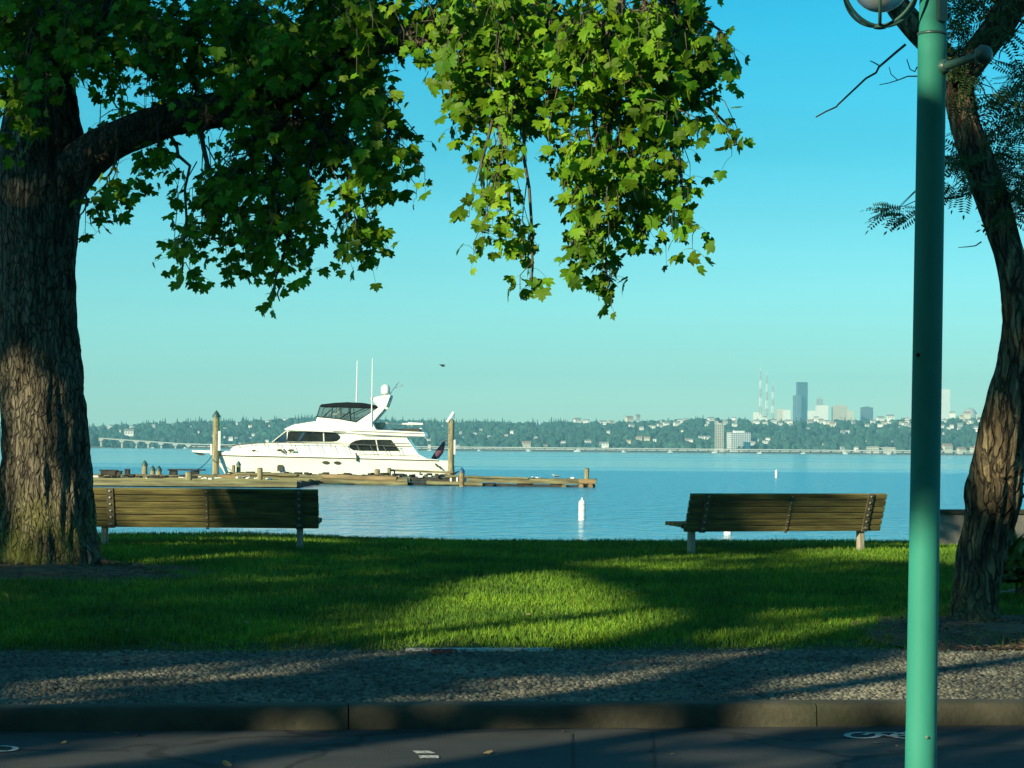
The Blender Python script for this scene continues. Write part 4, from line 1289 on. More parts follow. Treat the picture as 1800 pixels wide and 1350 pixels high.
# side arm with a round end
a0 = Vector((lx + .036, ly - .035, P(1648, 120, D3).z)); a1 = P(1710, 95, D3 - .22)
arm = MB().tube([a0, a0.lerp(a1, .5), a1], [.0165, .0155, .014], 16).build('arm', M['lamp_dark'], smooth=60); to_local(arm, lamp)
dv = (a1 - a0).normalized()
mb = MB().tube([a1 - dv * .022, a1 - dv * .018, a1, a1 + dv * .016, a1 + dv * .026], [.020, .031, .037, .033, .016], 24)
c_ = mb.build('arm_cap', M['lamp_dark'], smooth=60); to_local(c_, lamp)
mb = MB().tube([a0 - dv * .02, a0 + dv * .008, a0 + dv * .02], [.03, .029, .019], 20)
to_local(mb.build('collar', M['lamp_dark'], smooth=50), lamp)
# caged globe on a bracket
gc = P(1528, -27, D3)
RC, RG = 75 * s3, 50 * s3
to_local(MB().lathe([(RG * math.sin(R(a)), -RG * math.cos(R(a))) for a in range(2, 179, 8)], gc, 32).build('globe', M['globe'], smooth=80), lamp)
mb = MB()
for k in range(3):
    th = R(20 + 60 * k)
    pts = [gc + Vector((math.cos(th) * RC * math.sin(a), math.sin(th) * RC * math.sin(a), -RC * math.cos(a))) for a in [2 * math.pi * i / 48 for i in range(49)]]
    mb.tube(pts, .0065, 8)
for zz in (0.0,):
    rr = math.sqrt(RC * RC - zz * zz)
    mb.tube([gc + Vector((math.cos(a) * rr, math.sin(a) * rr, zz)) for a in [2 * math.pi * i / 48 for i in range(49)]], .006, 8)
mb.lathe([(.006, -RC - .012), (.024, -RC - .008), (.026, -RC), (.01, -RC + .010)], gc, 16)
to_local(mb.build('cage', M['lamp_dark'], smooth=60), lamp)
mb = MB().lathe([(.06, RC * .62), (.10, RC * .75), (.07, RC * 1.05), (.02, RC * 1.2)], gc, 24)
mb.tube([gc + Vector((0, 0, RC * 1.15)), gc + Vector((.03, 0, RC * 1.9)), Vector((lx - .12, ly, gc.z + RC * 2.1)), Vector((lx, ly, gc.z + RC * 1.6))], [.018, .02, .022, .024], 12)
to_local(mb.build('bracket', M['lamp_dark'], smooth=60), lamp)

# ------------------------------------------------------------------ wall, shrub, stones on the right
wl = empty('concrete_wall', (P(1760, 950, 26.0).x, 26.0, lawn_z(7, 26.0) - .1))
tag(wl, 'low grey concrete wall behind the leaning tree at the water edge', 'wall')
zt = P(1700, 897, 26.0).z
p0, p1 = P(1632, 897, 26.0), P(2300, 900, 27.2)
mb = MB().bar((p0.x, p0.y, zt - .42), (p1.x, p1.y, zt - .42), .25, .76)
to_local(mb.build('wall_body', M['wall'], bevel=.01), wl)
mb = MB().bar((p0.x - .02, p0.y, zt - .02), (p1.x, p1.y, zt - .02), .32, .05)
to_local(mb.build('coping', M['concrete'], bevel=.008), wl)

def spiky_shrub(c, n, label):
    root = empty('spiky_shrub', c)
    tag(root, label, 'shrub')
    tv = [(-.06, 0, 0), (.06, 0, 0), (-.07, .4, .02), (.07, .4, .02), (-.05, .75, 0), (.05, .75, 0), (0, 1, -.05)]
    tf = [(0, 1, 3), (0, 3, 2), (2, 3, 5), (2, 5, 4), (4, 5, 6)]
    pos, Y = [], []
    for _ in range(n):
        pos.append((c[0] + random.gauss(0, .14), c[1] + random.gauss(0, .14), c[2] + random.uniform(.02, .22)))
        th = random.uniform(0, 6.28); e = random.uniform(-.1, 1.2)
        Y.append((math.cos(th) * math.cos(e), math.sin(th) * math.cos(e), math.sin(e)))
    Y = unit(np.array(Y)); k = len(Y)
    nn = rng.normal(0, .4, (k, 3)); nn[:, 2] += 1
    Z = unit(nn - Y * np.sum(nn * Y, 1, keepdims=True)); X = np.cross(Y, Z)
    v, f = scatter(tv, tf, np.array(pos), X, Y, Z, rng.uniform(.2, .42, k))
    to_local(mesh_np('foliage', v, f, M['shrub_leaf']), root)
    st = MB()
    for q in range(7):
        e = Vector(pos[q]); b0 = Vector((c[0] + random.gauss(0, .05), c[1] + random.gauss(0, .05), c[2] - .05))
        st.tube([b0, b0.lerp(e, .5) + Vector((.02, 0, 0)), e], [.012, .01, .006], 5)
    to_local(st.build('stem', M['twig'], recalc=False), root)
p = P(1800, 985, 18.2)
spiky_shrub((p.x, p.y, lawn_z(p.x, p.y) + .12), 320, 'spiky green shrub at the right edge beside the leaning tree')
p = P(1880, 985, 20.2)
spiky_shrub((p.x, p.y, lawn_z(p.x, p.y)), 220, 'spiky shrub just outside the right edge of the frame')
for px, py, r_, lab in ((1765, 983, .045, 'small pale stone under the spiky shrub, left of a larger stone'), (1783, 985, .06, 'larger pale stone under the spiky shrub')):
    p = P(px, py, 18.8)
    bm = bmesh.new(); bmesh.ops.create_icosphere(bm, subdivisions=3, radius=r_)
    for v in bm.verts:
        v.co *= 1 + .25 * mnoise.noise(v.co * 9 + Vector((px, 0, 0))); v.co.z *= .6
    me = bpy.data.meshes.new('stone'); bm.to_mesh(me); bm.free(); me.materials.append(M['wall']); me.shade_smooth()
    o = bpy.data.objects.new('stone', me); COL.objects.link(o); o.location = (p.x, p.y, lawn_z(p.x, p.y) + r_ * .25)
    tag(o, lab, 'stone')

# ------------------------------------------------------------------ yacht
DY = 147.0
SY = F / DY
yc = P(575, 790, DY)
yacht = empty('motor_yacht', (yc.x, DY, WATER_Z))
tag(yacht, 'white motor yacht with dark windows and a flying bridge moored behind the dock', 'yacht')
def yz(px, py):
    return ((px - 575) / SY, (850.4 + (px - 575) * 0.0085 - py) / SY)
def Y3(px, py, y): 
    q = yz(px, py); return Vector((q[0], y, q[1]))
def interp(x, tab):
    for (x0, y0), (x1, y1) in zip(tab[:-1], tab[1:]):
        if x <= x1:
            t_ = max(0, (x - x0) / (x1 - x0)); return y0 + (y1 - y0) * t_
    return tab[-1][1]
sheer = [(372, 799), (400, 801.5), (600, 806), (753, 810), (790, 811)]
beam = [(372, .06), (385, .75), (405, 1.35), (440, 1.95), (500, 2.35), (600, 2.5), (700, 2.48), (790, 2.3)]
stem = [(372, 800), (378, 808), (390, 825), (404, 848), (420, 860), (470, 868), (800, 866)]   # keel line
rows = []
stations = list(np.linspace(372, 408, 13)) + list(np.linspace(415, 790, 34))
for px in stations:
    sx, sz = yz(px, interp(px, sheer)); bh = interp(px, beam)
    kz = min(sz - .04, yz(px, interp(px, stem))[1])
    fl = interp(px, [(372, .15), (420, .42), (500, .74), (600, .86), (790, .93)])
    row = []
    for t_ in (0, .25, .5, .72, .88, 1.0):
        z = kz + (sz - kz) * t_
        w = bh * (fl * min(1, t_ * 2.2) ** .8 + (1 - fl) * t_ ** 1.5) if t_ < 1 else bh
        row.append((sx + (0.18 * (1 - t_) if px > 780 else 0) * -1, w, z))
    rows.append(row)
vs, fs = [], []
k = len(rows[0])
for sgn in (-1, 1):
    n0 = len(vs)
    for row in rows: vs += [(x, sgn * w, z) for x, w, z in row]
    for i in range(len(rows) - 1):
        for j in range(k - 1):
            a = n0 + i * k + j
            fs.append((a, a + 1, a + k + 1, a + k) if sgn < 0 else (a, a + k, a + k + 1, a + 1))
m0 = len(rows) * k
last = (len(rows) - 1) * k
fs.append(tuple(last + j for j in range(k)) + tuple(m0 + last + j for j in range(k - 1, -1, -1)))
for i in range(len(rows) - 1):
    fs.append((i * k + k - 1, (i + 1) * k + k - 1, m0 + (i + 1) * k + k - 1, m0 + i * k + k - 1))
MB().add(vs, fs).build('hull', M['gelcoat'], yacht, smooth=35)
def loft(st, hw=.94, drop=.16):
    """house body: list of (px, py_bottom, py_top, half width)"""
    vs, fs = [], []
    for px, pb, pt, w in st:
        x, zb = yz(px, pb); zt_ = yz(px, pt)[1]
        h = zt_ - zb; d = min(drop, h * .5)
        vs += [(x, -w, zb), (x, -w * (hw + .03), zt_ - d), (x, -w * (hw - .02), zt_ - d * .3), (x, -w * (hw - .12), zt_), (x, w * (hw - .12), zt_), (x, w * (hw - .02), zt_ - d * .3), (x, w * (hw + .03), zt_ - d), (x, w, zb)]
    n = len(st)
    for i in range(n - 1):
        for j in range(7): fs.append((i * 8 + j, (i + 1) * 8 + j, (i + 1) * 8 + j + 1, i * 8 + j + 1))
        fs.append((i * 8 + 7, (i + 1) * 8 + 7, (i + 1) * 8, i * 8))
    fs += [tuple(range(8)), tuple((n - 1) * 8 + j for j in range(7, -1, -1))]
    return MB().add(vs, fs)
# bulwark and foredeck
loft([(371, 801, 794.5, .12), (385, 802, 793.8, .78), (405, 803, 794, 1.33), (440, 804, 795, 1.92), (500, 805.5, 797, 2.32), (600, 807.5, 800, 2.47), (700, 810, 803, 2.45), (752, 811, 806, 2.36), (768, 811, 809, 2.34), (782, 812, 811, 2.3)], hw=.965, drop=.1).build('bulwark', M['gelcoat'], yacht, smooth=35)
mb = MB()
for sgn in (-1, 1):
    mb.tube([(yz(px, 0)[0], sgn * (interp(px, beam) + .015), yz(px, interp(px, sheer) + .6)[1]) for px in list(range(378, 786, 12))], .035, 6)
mb.build('rub_rail', M['rubber'], yacht, smooth=60)
# pulpit and anchor
mb = MB().prism([yz(338, 793), yz(376, 793.5), yz(376, 798.5), yz(360, 798), yz(340, 796.5)], -.32, .32)
mb.build('pulpit', M['gelcoat'], yacht, bevel=.03)
mb = MB().prism([yz(340, 797.2), yz(356, 798.2), yz(362, 801.5), yz(352, 802)], -.1, .1)
mb.build('anchor', M['rubber'], yacht, bevel=.02)
# trunk cabin and saloon
loft([(403, 803, 794, .5), (410, 804, 788.5, .9), (417, 804, 785, 1.15), (450, 805, 781.8, 1.65), (480, 806, 779, 1.9), (510, 807, 778.5, 2.0), (560, 808, 778, 2.05), (612, 808, 778, 2.08)], drop=.3).build('trunk_cabin', M['gelcoat'], yacht, smooth=35)
MB().prism([yz(609, 763.3), yz(717, 770), yz(737, 798), yz(741, 806), yz(609, 806)], -2.06, 2.06).build('saloon', M['gelcoat'], yacht, bevel=.05)
MB().prism([yz(509, 758.5), yz(640, 761), yz(640, 779), yz(509, 779)], -1.9, 1.9).build('pilothouse', M['gelcoat'], yacht, bevel=.04)
MB().prism([yz(484, 778.2), yz(509, 758.2), yz(509, 778.5)], -1.72, 1.72).build('windshield', M['windshield'], yacht)
mb = MB()
for y in (-1.74, -.6, .6, 1.74):
    mb.bar(Y3(483.5, 778.4, y), Y3(509, 758.2, y), .08, .06)
mb.build('windshield_frame', M['gelcoat_grey'], yacht)
# roof with its brow, running aft as the boat deck
MB().prism([yz(504.5, 756.3), yz(520, 749), yz(545, 744.5), yz(564, 742), (yz(600, 744)), yz(628, 745.5), yz(648, 753), yz(665, 757.5), yz(748, 761.5), yz(750.5, 769.5), yz(717, 770.6), yz(600, 762.5), yz(510, 759)], -2.22, 2.22).build('roof', M['gelcoat'], yacht, bevel=.06)
MB().prism([yz(559, 743.5), yz(560.5, 735.5), yz(600, 739.5), yz(628, 744.5), yz(640, 752), yz(600, 748)], -1.75, 1.75).build('flybridge', M['gelcoat'], yacht, bevel=.04)
def side_panel(name, pts, y, m, th=.02, parent=yacht, rec=None):
    for sgn in (-1, 1):
        o = MB().prism([yz(*q) for q in pts], sgn * y, sgn * (y + th)).build(name, m, parent)
        if rec is not None: rec.append((o, sgn))
# side windows
win = [(511, 761), (570, 761.5), (590, 762.2), (597, 764.5), (602, 769), (601, 773), (596, 777), (588, 778), (509, 778)]
side_panel('side_window', win, 1.905, M['yacht_glass'])
side_panel('window_pillar', [(571.5, 761), (573.5, 761), (574.5, 778.2), (572.5, 778.2)], 1.93, M['gelcoat_grey'])
side_panel('window_pillar', [(536, 761), (543, 761), (531, 778.2), (526.5, 778.2)], 1.93, M['windshield'])
sal = [(617, 786.5), (621, 780), (629, 776), (640, 774.3), (690, 774.6), (706, 794.5), (640, 793.8), (625, 793), (619, 789.5)]
side_panel('saloon_window', sal, 2.07, M['yacht_glass'])
side_panel('window_frame', [(663, 774.8), (665, 774.8), (669, 794), (667, 794)], 2.092, M['gelcoat_grey'])
for i, (px, py, w, h) in enumerate(((578, 814, 6.0, 2.6), (598, 814.5, 6.0, 2.6), (452, 793.4, 5.0, 2.0), (498, 793.0, 5.2, 2.2), (517.5, 793.2, 5.2, 2.2))):
    bh = interp(px, beam)
    y = bh * (.985 if py > 800 else .985)
    if py < 800: y = interp(px, [(440, 1.86), (450, 1.93), (500, 2.27), (520, 2.3)])
    side_panel('porthole', [(px + w * math.cos(R(a)), py + h * math.sin(R(a))) for a in range(0, 360, 20)], y - .02, M['porthole'], th=.07)
for px, py, w, h in ((499, 823.5, 5.0, 5.5),):
    y = interp(px, beam) * .91
    side_panel('vent', [(px + sx * w, py + sz * h) for sx, sz in ((-1, -.6), (-.6, -1), (.6, -1), (1, -.6), (1, 1), (-1, 1))], y, M['rubber'], th=.1)
# hand rails with raked stanchions
for sgn in (-1, 1):
    mb = MB()
    top_pts = []
    for px in range(417, 706, 12):
        py = interp(px, [(417, 784), (450, 780.5), (500, 780), (600, 781.5), (705, 786)])
        top_pts.append(Y3(px, py, sgn * (interp(px, beam) * .955)))
    mb.tube(top_pts, .026, 5)
    mb.tube([Y3(340, 788, sgn * .25), Y3(372, 788, sgn * .35), Y3(395, 786, sgn * .95), Y3(417, 784, sgn * 1.55)], .018, 5)
    for px in (342, 360, 376):
        mb.tube([Y3(px, 788, sgn * .3), Y3(px + 1, 794, sgn * .3)], .014, 4)
    for px in range(424, 704, 23):
        py = interp(px, [(417, 784), (450, 780.5), (500, 780), (600, 781.5), (705, 786)])
        w = interp(px, beam) * .955
        mb.tube([Y3(px, py, sgn * w), Y3(px + 9, interp(px, [(403, 795), (500, 797.5), (700, 803)]), sgn * w)], .024, 4)
    mb.build('hand_rail', M['rail'], yacht, smooth=60)
# flying bridge: clear panels, dark frame and soft top
for sgn in (-1, 1):
    MB().prism([yz(560.5, 734.5), yz(566.5, 716.5), yz(600, 717), yz(664, 720.5), yz(628, 743.5), yz(600, 739)], sgn * 1.60, sgn * 1.62).build('clear_panel', M['vinyl'], yacht)
mb = MB()
mb.bar(Y3(560.5, 734.5, 0), Y3(566.5, 716.5, 0), 3.2, .02)
mb.build('clear_panel', M['vinyl'], yacht)
mb = MB()
for sgn in (-1, 1):
    y = sgn * 1.64
    for a, b_ in (((560, 735), (600, 739.5)), ((600, 739.5), (628, 744)), ((628, 744), (667, 719)), ((560, 735), (566, 715)), ((586, 737), (587, 716)), ((619, 742), (618, 717)), ((571, 735), (585, 722)), ((600, 738), (618, 726)), ((620, 730), (645, 719))):
        mb.tube([Y3(*a, y), Y3(*b_, y)], .045 if a[1] > 733 and b_[1] > 733 else .03, 5)
mb.tube([Y3(560, 735, -1.62), Y3(558, 735, 0), Y3(560, 735, 1.62)], .05, 5)
mb.build('panel_frame', M['canvas'], yacht, smooth=60)
mb = MB().prism([yz(565.5, 717.5), yz(566.5, 713.2), yz(590, 710.5), yz(612, 709.3), yz(640, 710.5), yz(667, 715.5), yz(668.5, 721), yz(655, 719.6), yz(625, 718.6), yz(590, 717.6)], -1.7, 1.7)
mb.build('soft_top', M['canvas'], yacht, bevel=.05)
mb = MB()
for x_, y in ((592, -.8), (592, .5), (608, -.3)):
    q = yz(x_, 744); mb.box((q[0], y, q[1] + .55), (.5, .55, .12)); mb.box((q[0] + .22, y, q[1] + .85), (.1, .55, .6))
mb.build('helm_seat', M['gelcoat_grey'], yacht, bevel=.03)
# radar arch
for sgn in (-1, 1):
    MB().prism([yz(628, 745.5), yz(667, 719), yz(660, 710), yz(654, 704), yz(671, 699), yz(688, 697.5), yz(681, 717), yz(668, 732), yz(657, 745), yz(664, 758), yz(641, 754)], sgn * 1.5, sgn * 1.72).build('arch_leg', M['gelcoat'], yacht, bevel=.03)
mb = MB().prism([yz(652, 703), yz(672, 698), yz(688, 696.5), yz(686, 700), yz(670, 703), yz(656, 706)], -1.7, 1.7)
mb.build('arch_top', M['gelcoat'], yacht, bevel=.03)
c = Y3(676.5, 694, 0)
MB().lathe([(.16, -.12), (.2, 0), (.30, .02), (.32, .2), (.31, .42), (.24, .58), (.1, .66)], c, 24).build('radar_dome', M['white_paint'], yacht, smooth=50)
mb = MB()
mb.tube([Y3(683, 697, 0), Y3(690, 686, 0), Y3(700, 673, 0)], .03, 5); mb.tube([Y3(692, 684, 0), Y3(706, 679, 0)], .025, 5)
mb.tube([Y3(700, 673, -.3), Y3(700, 673, .3)], .03, 5); mb.box(Y3(706, 678.5, 0), (.12, .4, .12)); mb.box(Y3(676, 695.8, 0), (.9, .9, .06))
mb.tube([Y3(671, 713, -.9), Y3(684, 699, -.9)], .03, 5); mb.tube([Y3(678, 714, -.9), Y3(690, 697, -.9)], .03, 5)
mb.build('light_mast', M['steel'], yacht, smooth=60)
for (px, p0_, p1_, y) in ((623, 707, 633, 1.5), (655.5, 752, 633, -1.76)):
    MB().tube([Y3(px, p0_, y), Y3(px, p0_ - 8, y), Y3(px + .3, (p0_ + p1_) / 2, y), Y3(px + .6, p1_, y)], [.055, .05, .042, .028], 6).build('antenna', M['white_paint'], yacht, smooth=60)
# davit, boat deck rail, covers
mb = MB().prism([yz(681, 745.5), yz(716, 745), yz(718, 743.8), (yz(743, 745)), yz(743.5, 748.5), yz(718, 748.3), yz(681, 747)], -.14, .14)
mb.prism([yz(677, 744), yz(681, 744), yz(681, 760), yz(673, 760)], -.16, .16)
mb.build('davit', M['white_paint'], yacht, bevel=.03)
MB().prism([yz(659, 745), yz(676, 744), yz(673, 754), yz(668, 759), yz(664, 757)], -.8, .8).build('cover', mat('cover_green', (.16, .22, .17), (.24, .30, .24), scale=3, rough=.8), yacht, bevel=.04)
mb = MB()
for sgn in (-1, 1):
    mb.tube([Y3(690, 756, sgn * 2.0), Y3(738, 757, sgn * 2.0)], .025, 5)
    for px in (690, 702, 714, 726, 738): mb.tube([Y3(px, 756.5, sgn * 2.0), Y3(px, 762, sgn * 2.0)], .02, 4)
mb.box(Y3(725, 758.5, 0), (1.1, 2.4, .26))
mb.build('deck_rail', M['rubber'], yacht, smooth=60)
MB().prism([yz(737.5, 754), yz(741, 754), yz(742.5, 762), yz(736, 762)], -.3, .3).build('deck_light', M['white_paint'], yacht, bevel=.02)
for pts in (((690, 781), (722, 781.6)), ((694, 786), (726, 786.6)), ((640, 766.2), (745, 769.6)), ((620, 759.5), (747, 764.5)), ((640, 799.5), (738, 803)), ((590, 760.2), (612, 761.2))):
    for sgn in (-1, 1):
        w = 2.08 if pts[0][1] > 775 else 2.235
        if pts[0][1] > 795: w = 2.36
        a, b_ = Y3(*pts[0], sgn * w), Y3(*pts[1], sgn * w)
        MB().bar(a, b_, .03, .045).build('seam', M['rail'], yacht)
# stern: coaming, platform, flag
MB().prism([yz(737, 799), yz(742, 801.5), yz(755, 808.5), yz(770, 809), yz(783, 811.5), yz(783, 815), yz(737, 812)], -2.3, 2.3).build('coaming', M['gelcoat'], yacht, bevel=.05)
MB().prism([yz(786, 832), yz(799, 832.5), yz(799, 836), yz(786, 836)], -2.1, 2.1).build('swim_platform', M['gelcoat_grey'], yacht, bevel=.04)
st_ = MB().tube([Y3(762, 809, 0), Y3(782, 775, 0)], .03, 6).build('flag_staff', M['rubber'], yacht, smooth=60)
mb = MB()
path = [Y3(781, 776, 0), Y3(778, 785, 0), Y3(773, 795, .05), Y3(767, 803, 0), Y3(760, 808, -.05)]
mb.tube(path, [.06, .16, .26, .24, .1], 8); mb.build('flag', M['flag'], yacht, smooth=60)
MB().tube([Y3(630, 797, -2.5), Y3(633, 806, -2.55), Y3(632, 812, -2.6)], [.05, .09, .06], 6).build('fender_line', M['rubber'], yacht, smooth=60)
mb = MB()
for px, py in ((769, 819), (775, 823), (504, 796), (508, 794)):
    mb.tube([Y3(px - 2, py - 3, -2.4), Y3(px + 3, py + 3, -2.45)], .05, 5)
mb.build('mooring_line', M['rubber'], yacht, smooth=60)
# bow rope to the old dock
a0 = Vector((yc.x, DY, WATER_Z)) + Y3(373, 803, -.1); a1 = P(334, 829, 134)
pts = [a0.lerp(a1, i / 10) - Vector((0, 0, .25 * math.sin(math.pi * i / 10))) for i in range(11)]
tag(MB().tube(pts, .035, 6).build('mooring_rope', M['rope'], smooth=60), 'blue mooring rope from the yacht bow to the dock', 'rope')

# ------------------------------------------------------------------ dock
def dock_deck(name, px0, px1, d0, d1, top0, top1, m, plank=.22, label=None, drop=.5, seed=1):
    """planked floating dock between two picture columns; top0/top1 heights above the water at its ends"""
    rnd = random.Random(seed)
    xa, xb = P(px0, 800, d0).x, P(px1, 800, d1).x
    root = empty(name, ((xa + xb) / 2, (d0 + d1) / 2, WATER_Z))
    return root, xa, xb
def raw_dock():
    xa, xb = P(395, 830, 142).x, P(1048, 830, 138.5).x
    ya, yb = 142.0, 138.5
    root = empty('floating_dock', ((xa + xb) / 2, 140, WATER_Z))
    tag(root, 'long weathered timber dock floating in front of the yacht, sagging to its right end', 'dock')
    def pt(t_, off, h): return Vector((xa + (xb - xa) * t_, ya + (yb - ya) * t_ + off, WATER_Z + h))
    W = 2.2
    # deck of cross planks
    mb = MB(); rnd = random.Random(5)
    n = 86
    for i in range(n):
        t_ = (i + .5) / n
        h = .60 - .12 * sstep(.5, 1, t_) + rnd.uniform(-.03, .03)
        if .50 < t_ < .545 and rnd.random() < .6: h -= .1
        c = pt(t_, W / 2, h)
        mb.box(c, ((xb - xa) / n * .93, W + rnd.uniform(-.1, .1), .07), math.atan2(yb - ya, xb - xa) + rnd.uniform(-.01, .01))
    o = mb.build('deck', M['dock_wood'], bevel=.01); to_local(o, root)
    # edge logs and stringers
    def log(t0, t1, off, h0, h1, r0, r1, m, name='log', seg=10):
        nn = 9; pts, rr = [], []
        for i in range(nn):
            q = i / (nn - 1); pts.append(pt(t0 + (t1 - t0) * q, off + rnd.uniform(-.04, .04), h0 + (h1 - h0) * q + rnd.uniform(-.03, .03))); rr.append((r0 + (r1 - r0) * q) * rnd.uniform(.9, 1.1))
        to_local(MB().tube(pts, rr, seg).build(name, m, smooth=50), root)
    log(0.02, .30, -.1, .48, .42, .26, .24, M['dock_wood'])
    log(.20, .50, -.25, .34, .22, .24, .30, M['dock_wood'])
    log(.27, .47, -.45, .55, .40, .14, .2, M['dock_orange'])
    log(.36, .50, -.5, .16, .10, .2, .22, M['dock_wood'])
    log(.0, .26, -.3, .18, .14, .22, .22, M['dock_wood'])
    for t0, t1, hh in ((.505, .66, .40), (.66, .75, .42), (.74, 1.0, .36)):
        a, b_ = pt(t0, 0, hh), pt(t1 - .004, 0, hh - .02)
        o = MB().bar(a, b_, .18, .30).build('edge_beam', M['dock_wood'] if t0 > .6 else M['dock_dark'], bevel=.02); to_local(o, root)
    a, b_ = pt(.955, -.12, .40), pt(1.0, -.12, .38)
    to_local(MB().bar(a, b_, .16, .30).build('edge_beam', M['dock_orange'], bevel=.02), root)
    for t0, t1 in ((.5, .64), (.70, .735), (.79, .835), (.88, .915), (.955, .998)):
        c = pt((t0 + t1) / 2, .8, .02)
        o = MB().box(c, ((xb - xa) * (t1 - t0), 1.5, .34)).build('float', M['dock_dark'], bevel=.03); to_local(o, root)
    for t_, h, in ((.915, .05), (.96, .08), (.985, .08)):
        pts = [pt(t_, -.35, h), pt(t_, 1.8, h)]
        to_local(MB().tube(pts, .16, 12).build('cross_log', M['dock_orange'] if t_ > .95 else M['dock_wood'], smooth=50), root)
    log(.48, .99, .1, .05, .02, .13, .12, M['dock_dark'])  # dark log added under the beam in place of the dock's shadow
    log(.60, .82, -.12, .62, .56, .09, .07, M['dock_wood'])
    log(.55, .70, -.15, .20, .12, .16, .12, M['dock_wood'])
    log(.03, .20, -.4, .66, .60, .10, .12, M['dock_wood'])
    # old white bands and clutter on the deck
    for t_ in (.615, .632):
        to_local(MB().box(pt(t_, -.02, .42), (.12, .26, .42)).build('band', M['white_paint'], bevel=.02), root)
    mb = MB()
    for _ in range(60):
        t_ = rnd.random() * .62
        mb.box(pt(t_, rnd.uniform(-.3, 1.6), .62 + rnd.uniform(0, .1)), (rnd.uniform(.1, .6), rnd.uniform(.1, .5), rnd.uniform(.06, .26)), rnd.uniform(0, 3))
    to_local(tag(mb.build('rubble', M['dock_dark'], bevel=.01), kind='stuff'), root)
    mb = MB()
    for _ in range(14):
        t_ = rnd.random() * .95
        mb.box(pt(t_, rnd.uniform(-.2, 1.2), .60 + rnd.uniform(0, .05)), (rnd.uniform(.08, .35), rnd.uniform(.1, .3), rnd.uniform(.04, .16)), rnd.uniform(0, 3))
    to_local(tag(mb.build('chips', M['white_paint'], bevel=.01), kind='stuff'), root)
    to_local(MB().bar(pt(.45, 1.4, .98), pt(.62, 1.4, .86), .12, .14).build('rail_beam', M['dock_wood'], bevel=.02), root)
    mb = MB()
    for t_ in (.46, .53, .60): mb.bar(pt(t_, 1.4, .6), pt(t_, 1.4, .95), .1)
    to_local(mb.build('rail_post', M['dock_wood'], bevel=.01), root)
    return root, pt
dock_root, dock_pt = raw_dock()

def old_dock():
    root = empty('old_dock', (P(330, 850, 130).x, 132, WATER_Z))
    tag(root, 'mossy old timber dock platform seen just above the left bench', 'dock')
    rnd = random.Random(8)
    yf, yb = 127.5, 141.0
    xa, xb = P(40, 850, yf).x, P(520, 850, yf).x
    mb = MB()
    n = 40
    for i in range(n):
        y = yf + (yb - yf) * (i + .5) / n
        e = rnd.uniform(-.5, .2)
        mb.box(((xa + xb) / 2 + e / 2, y, WATER_Z + .34 + rnd.uniform(-.02, .03)), (xb - xa + e, (yb - yf) / n * .94, .08))
    to_local(mb.build('deck', wood('dock_moss', (.12, .115, .04), (.38, .34, .16), (.24, .22, .09), scale=.9, stretch=(.25, 1.5, 2)), bevel=.01), root)
    a, b_ = Vector((xa, yf - .12, WATER_Z + .22)), Vector((xb + .1, yf - .12, WATER_Z + .22))
    to_local(MB().bar(a, b_, .2, .34).build('edge_beam', M['dock_wood'], bevel=.03), root)
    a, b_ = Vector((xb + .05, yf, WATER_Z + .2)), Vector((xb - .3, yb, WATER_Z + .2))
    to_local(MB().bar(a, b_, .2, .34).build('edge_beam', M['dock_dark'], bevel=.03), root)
    # rear log boom and baulks
    for x0, x1, y, z, r_, m_ in ((150, 300, 140.5, .40, .20, 'dock_wood'), (240, 345, 139.8, .38, .17, 'dock_wood'), (300, 400, 141, .40, .2, 'dock_wood'), (380, 440, 140.2, .42, .18, 'dock_orange')):
        pts = [(P(x0 + (x1 - x0) * q / 6, 840, y).x, y + rnd.uniform(-.05, .05), WATER_Z + z + rnd.uniform(-.04, .04)) for q in range(7)]
        to_local(MB().tube(pts, [r_ * rnd.uniform(.85, 1.1) for _ in pts], 10).build('log', M[m_], smooth=50), root)
    mb = MB()
    for _ in range(34):
        px = rnd.uniform(165, 345); y = rnd.uniform(134, 139.5)
        mb.box((P(px, 840, y).x, y, WATER_Z + .42 + rnd.uniform(0, .08)), (rnd.uniform(.1, .7), rnd.uniform(.1, .5), rnd.uniform(.04, .2)), rnd.uniform(0, 3))
    to_local(tag(mb.build('rubble', M['dock_dark'], bevel=.01), kind='stuff'), root)
    mb = MB()
    for _ in range(26):
        px = rnd.uniform(165, 480); y = rnd.uniform(133, 140)
        mb.box((P(px, 840, y).x, y, WATER_Z + .41 + rnd.uniform(0, .06)), (rnd.uniform(.08, .4), rnd.uniform(.08, .3), rnd.uniform(.03, .12)), rnd.uniform(0, 3))
    to_local(tag(mb.build('chips', M['white_paint'], bevel=.01), kind='stuff'), root)
    return root
old_dock()
# timber baulks lying on the old dock and the slipway bench behind it
def cleat_block(px, py, d, w, h, label, m_='dock_dark'):
    p = P(px, py, d)
    o = MB().box((0, 0, h / 2), (w, .5, h)).box((0, 0, h + .04), (w * 1.25, .3, .1)).build('timber_block', M[m_], bevel=.03)
    o.location = (p.x, p.y, WATER_Z + .5)
    tag(o, label, 'timber block')
cleat_block(191, 830, 140.5, 1.0, .28, 'dark timber block on the old dock, leftmost, beside the maple trunk')
cleat_block(207, 830, 140.6, .5, .22, 'small dark timber block second from the maple trunk on the old dock')
cleat_block(224, 830, 140.5, .3, .34, 'narrow dark stump of timber left of the capped pilings')
pb = P(328, 832, 144.5)
tb = empty('dock_table', (pb.x, 144.5, WATER_Z))
tag(tb, 'low dark plank table on the dock behind the bow rope', 'table')
to_local(MB().box((pb.x, 144.5, WATER_Z + .86), (2.5, .8, .1)).build('tabletop', M['dock_dark'], bevel=.01), tb)
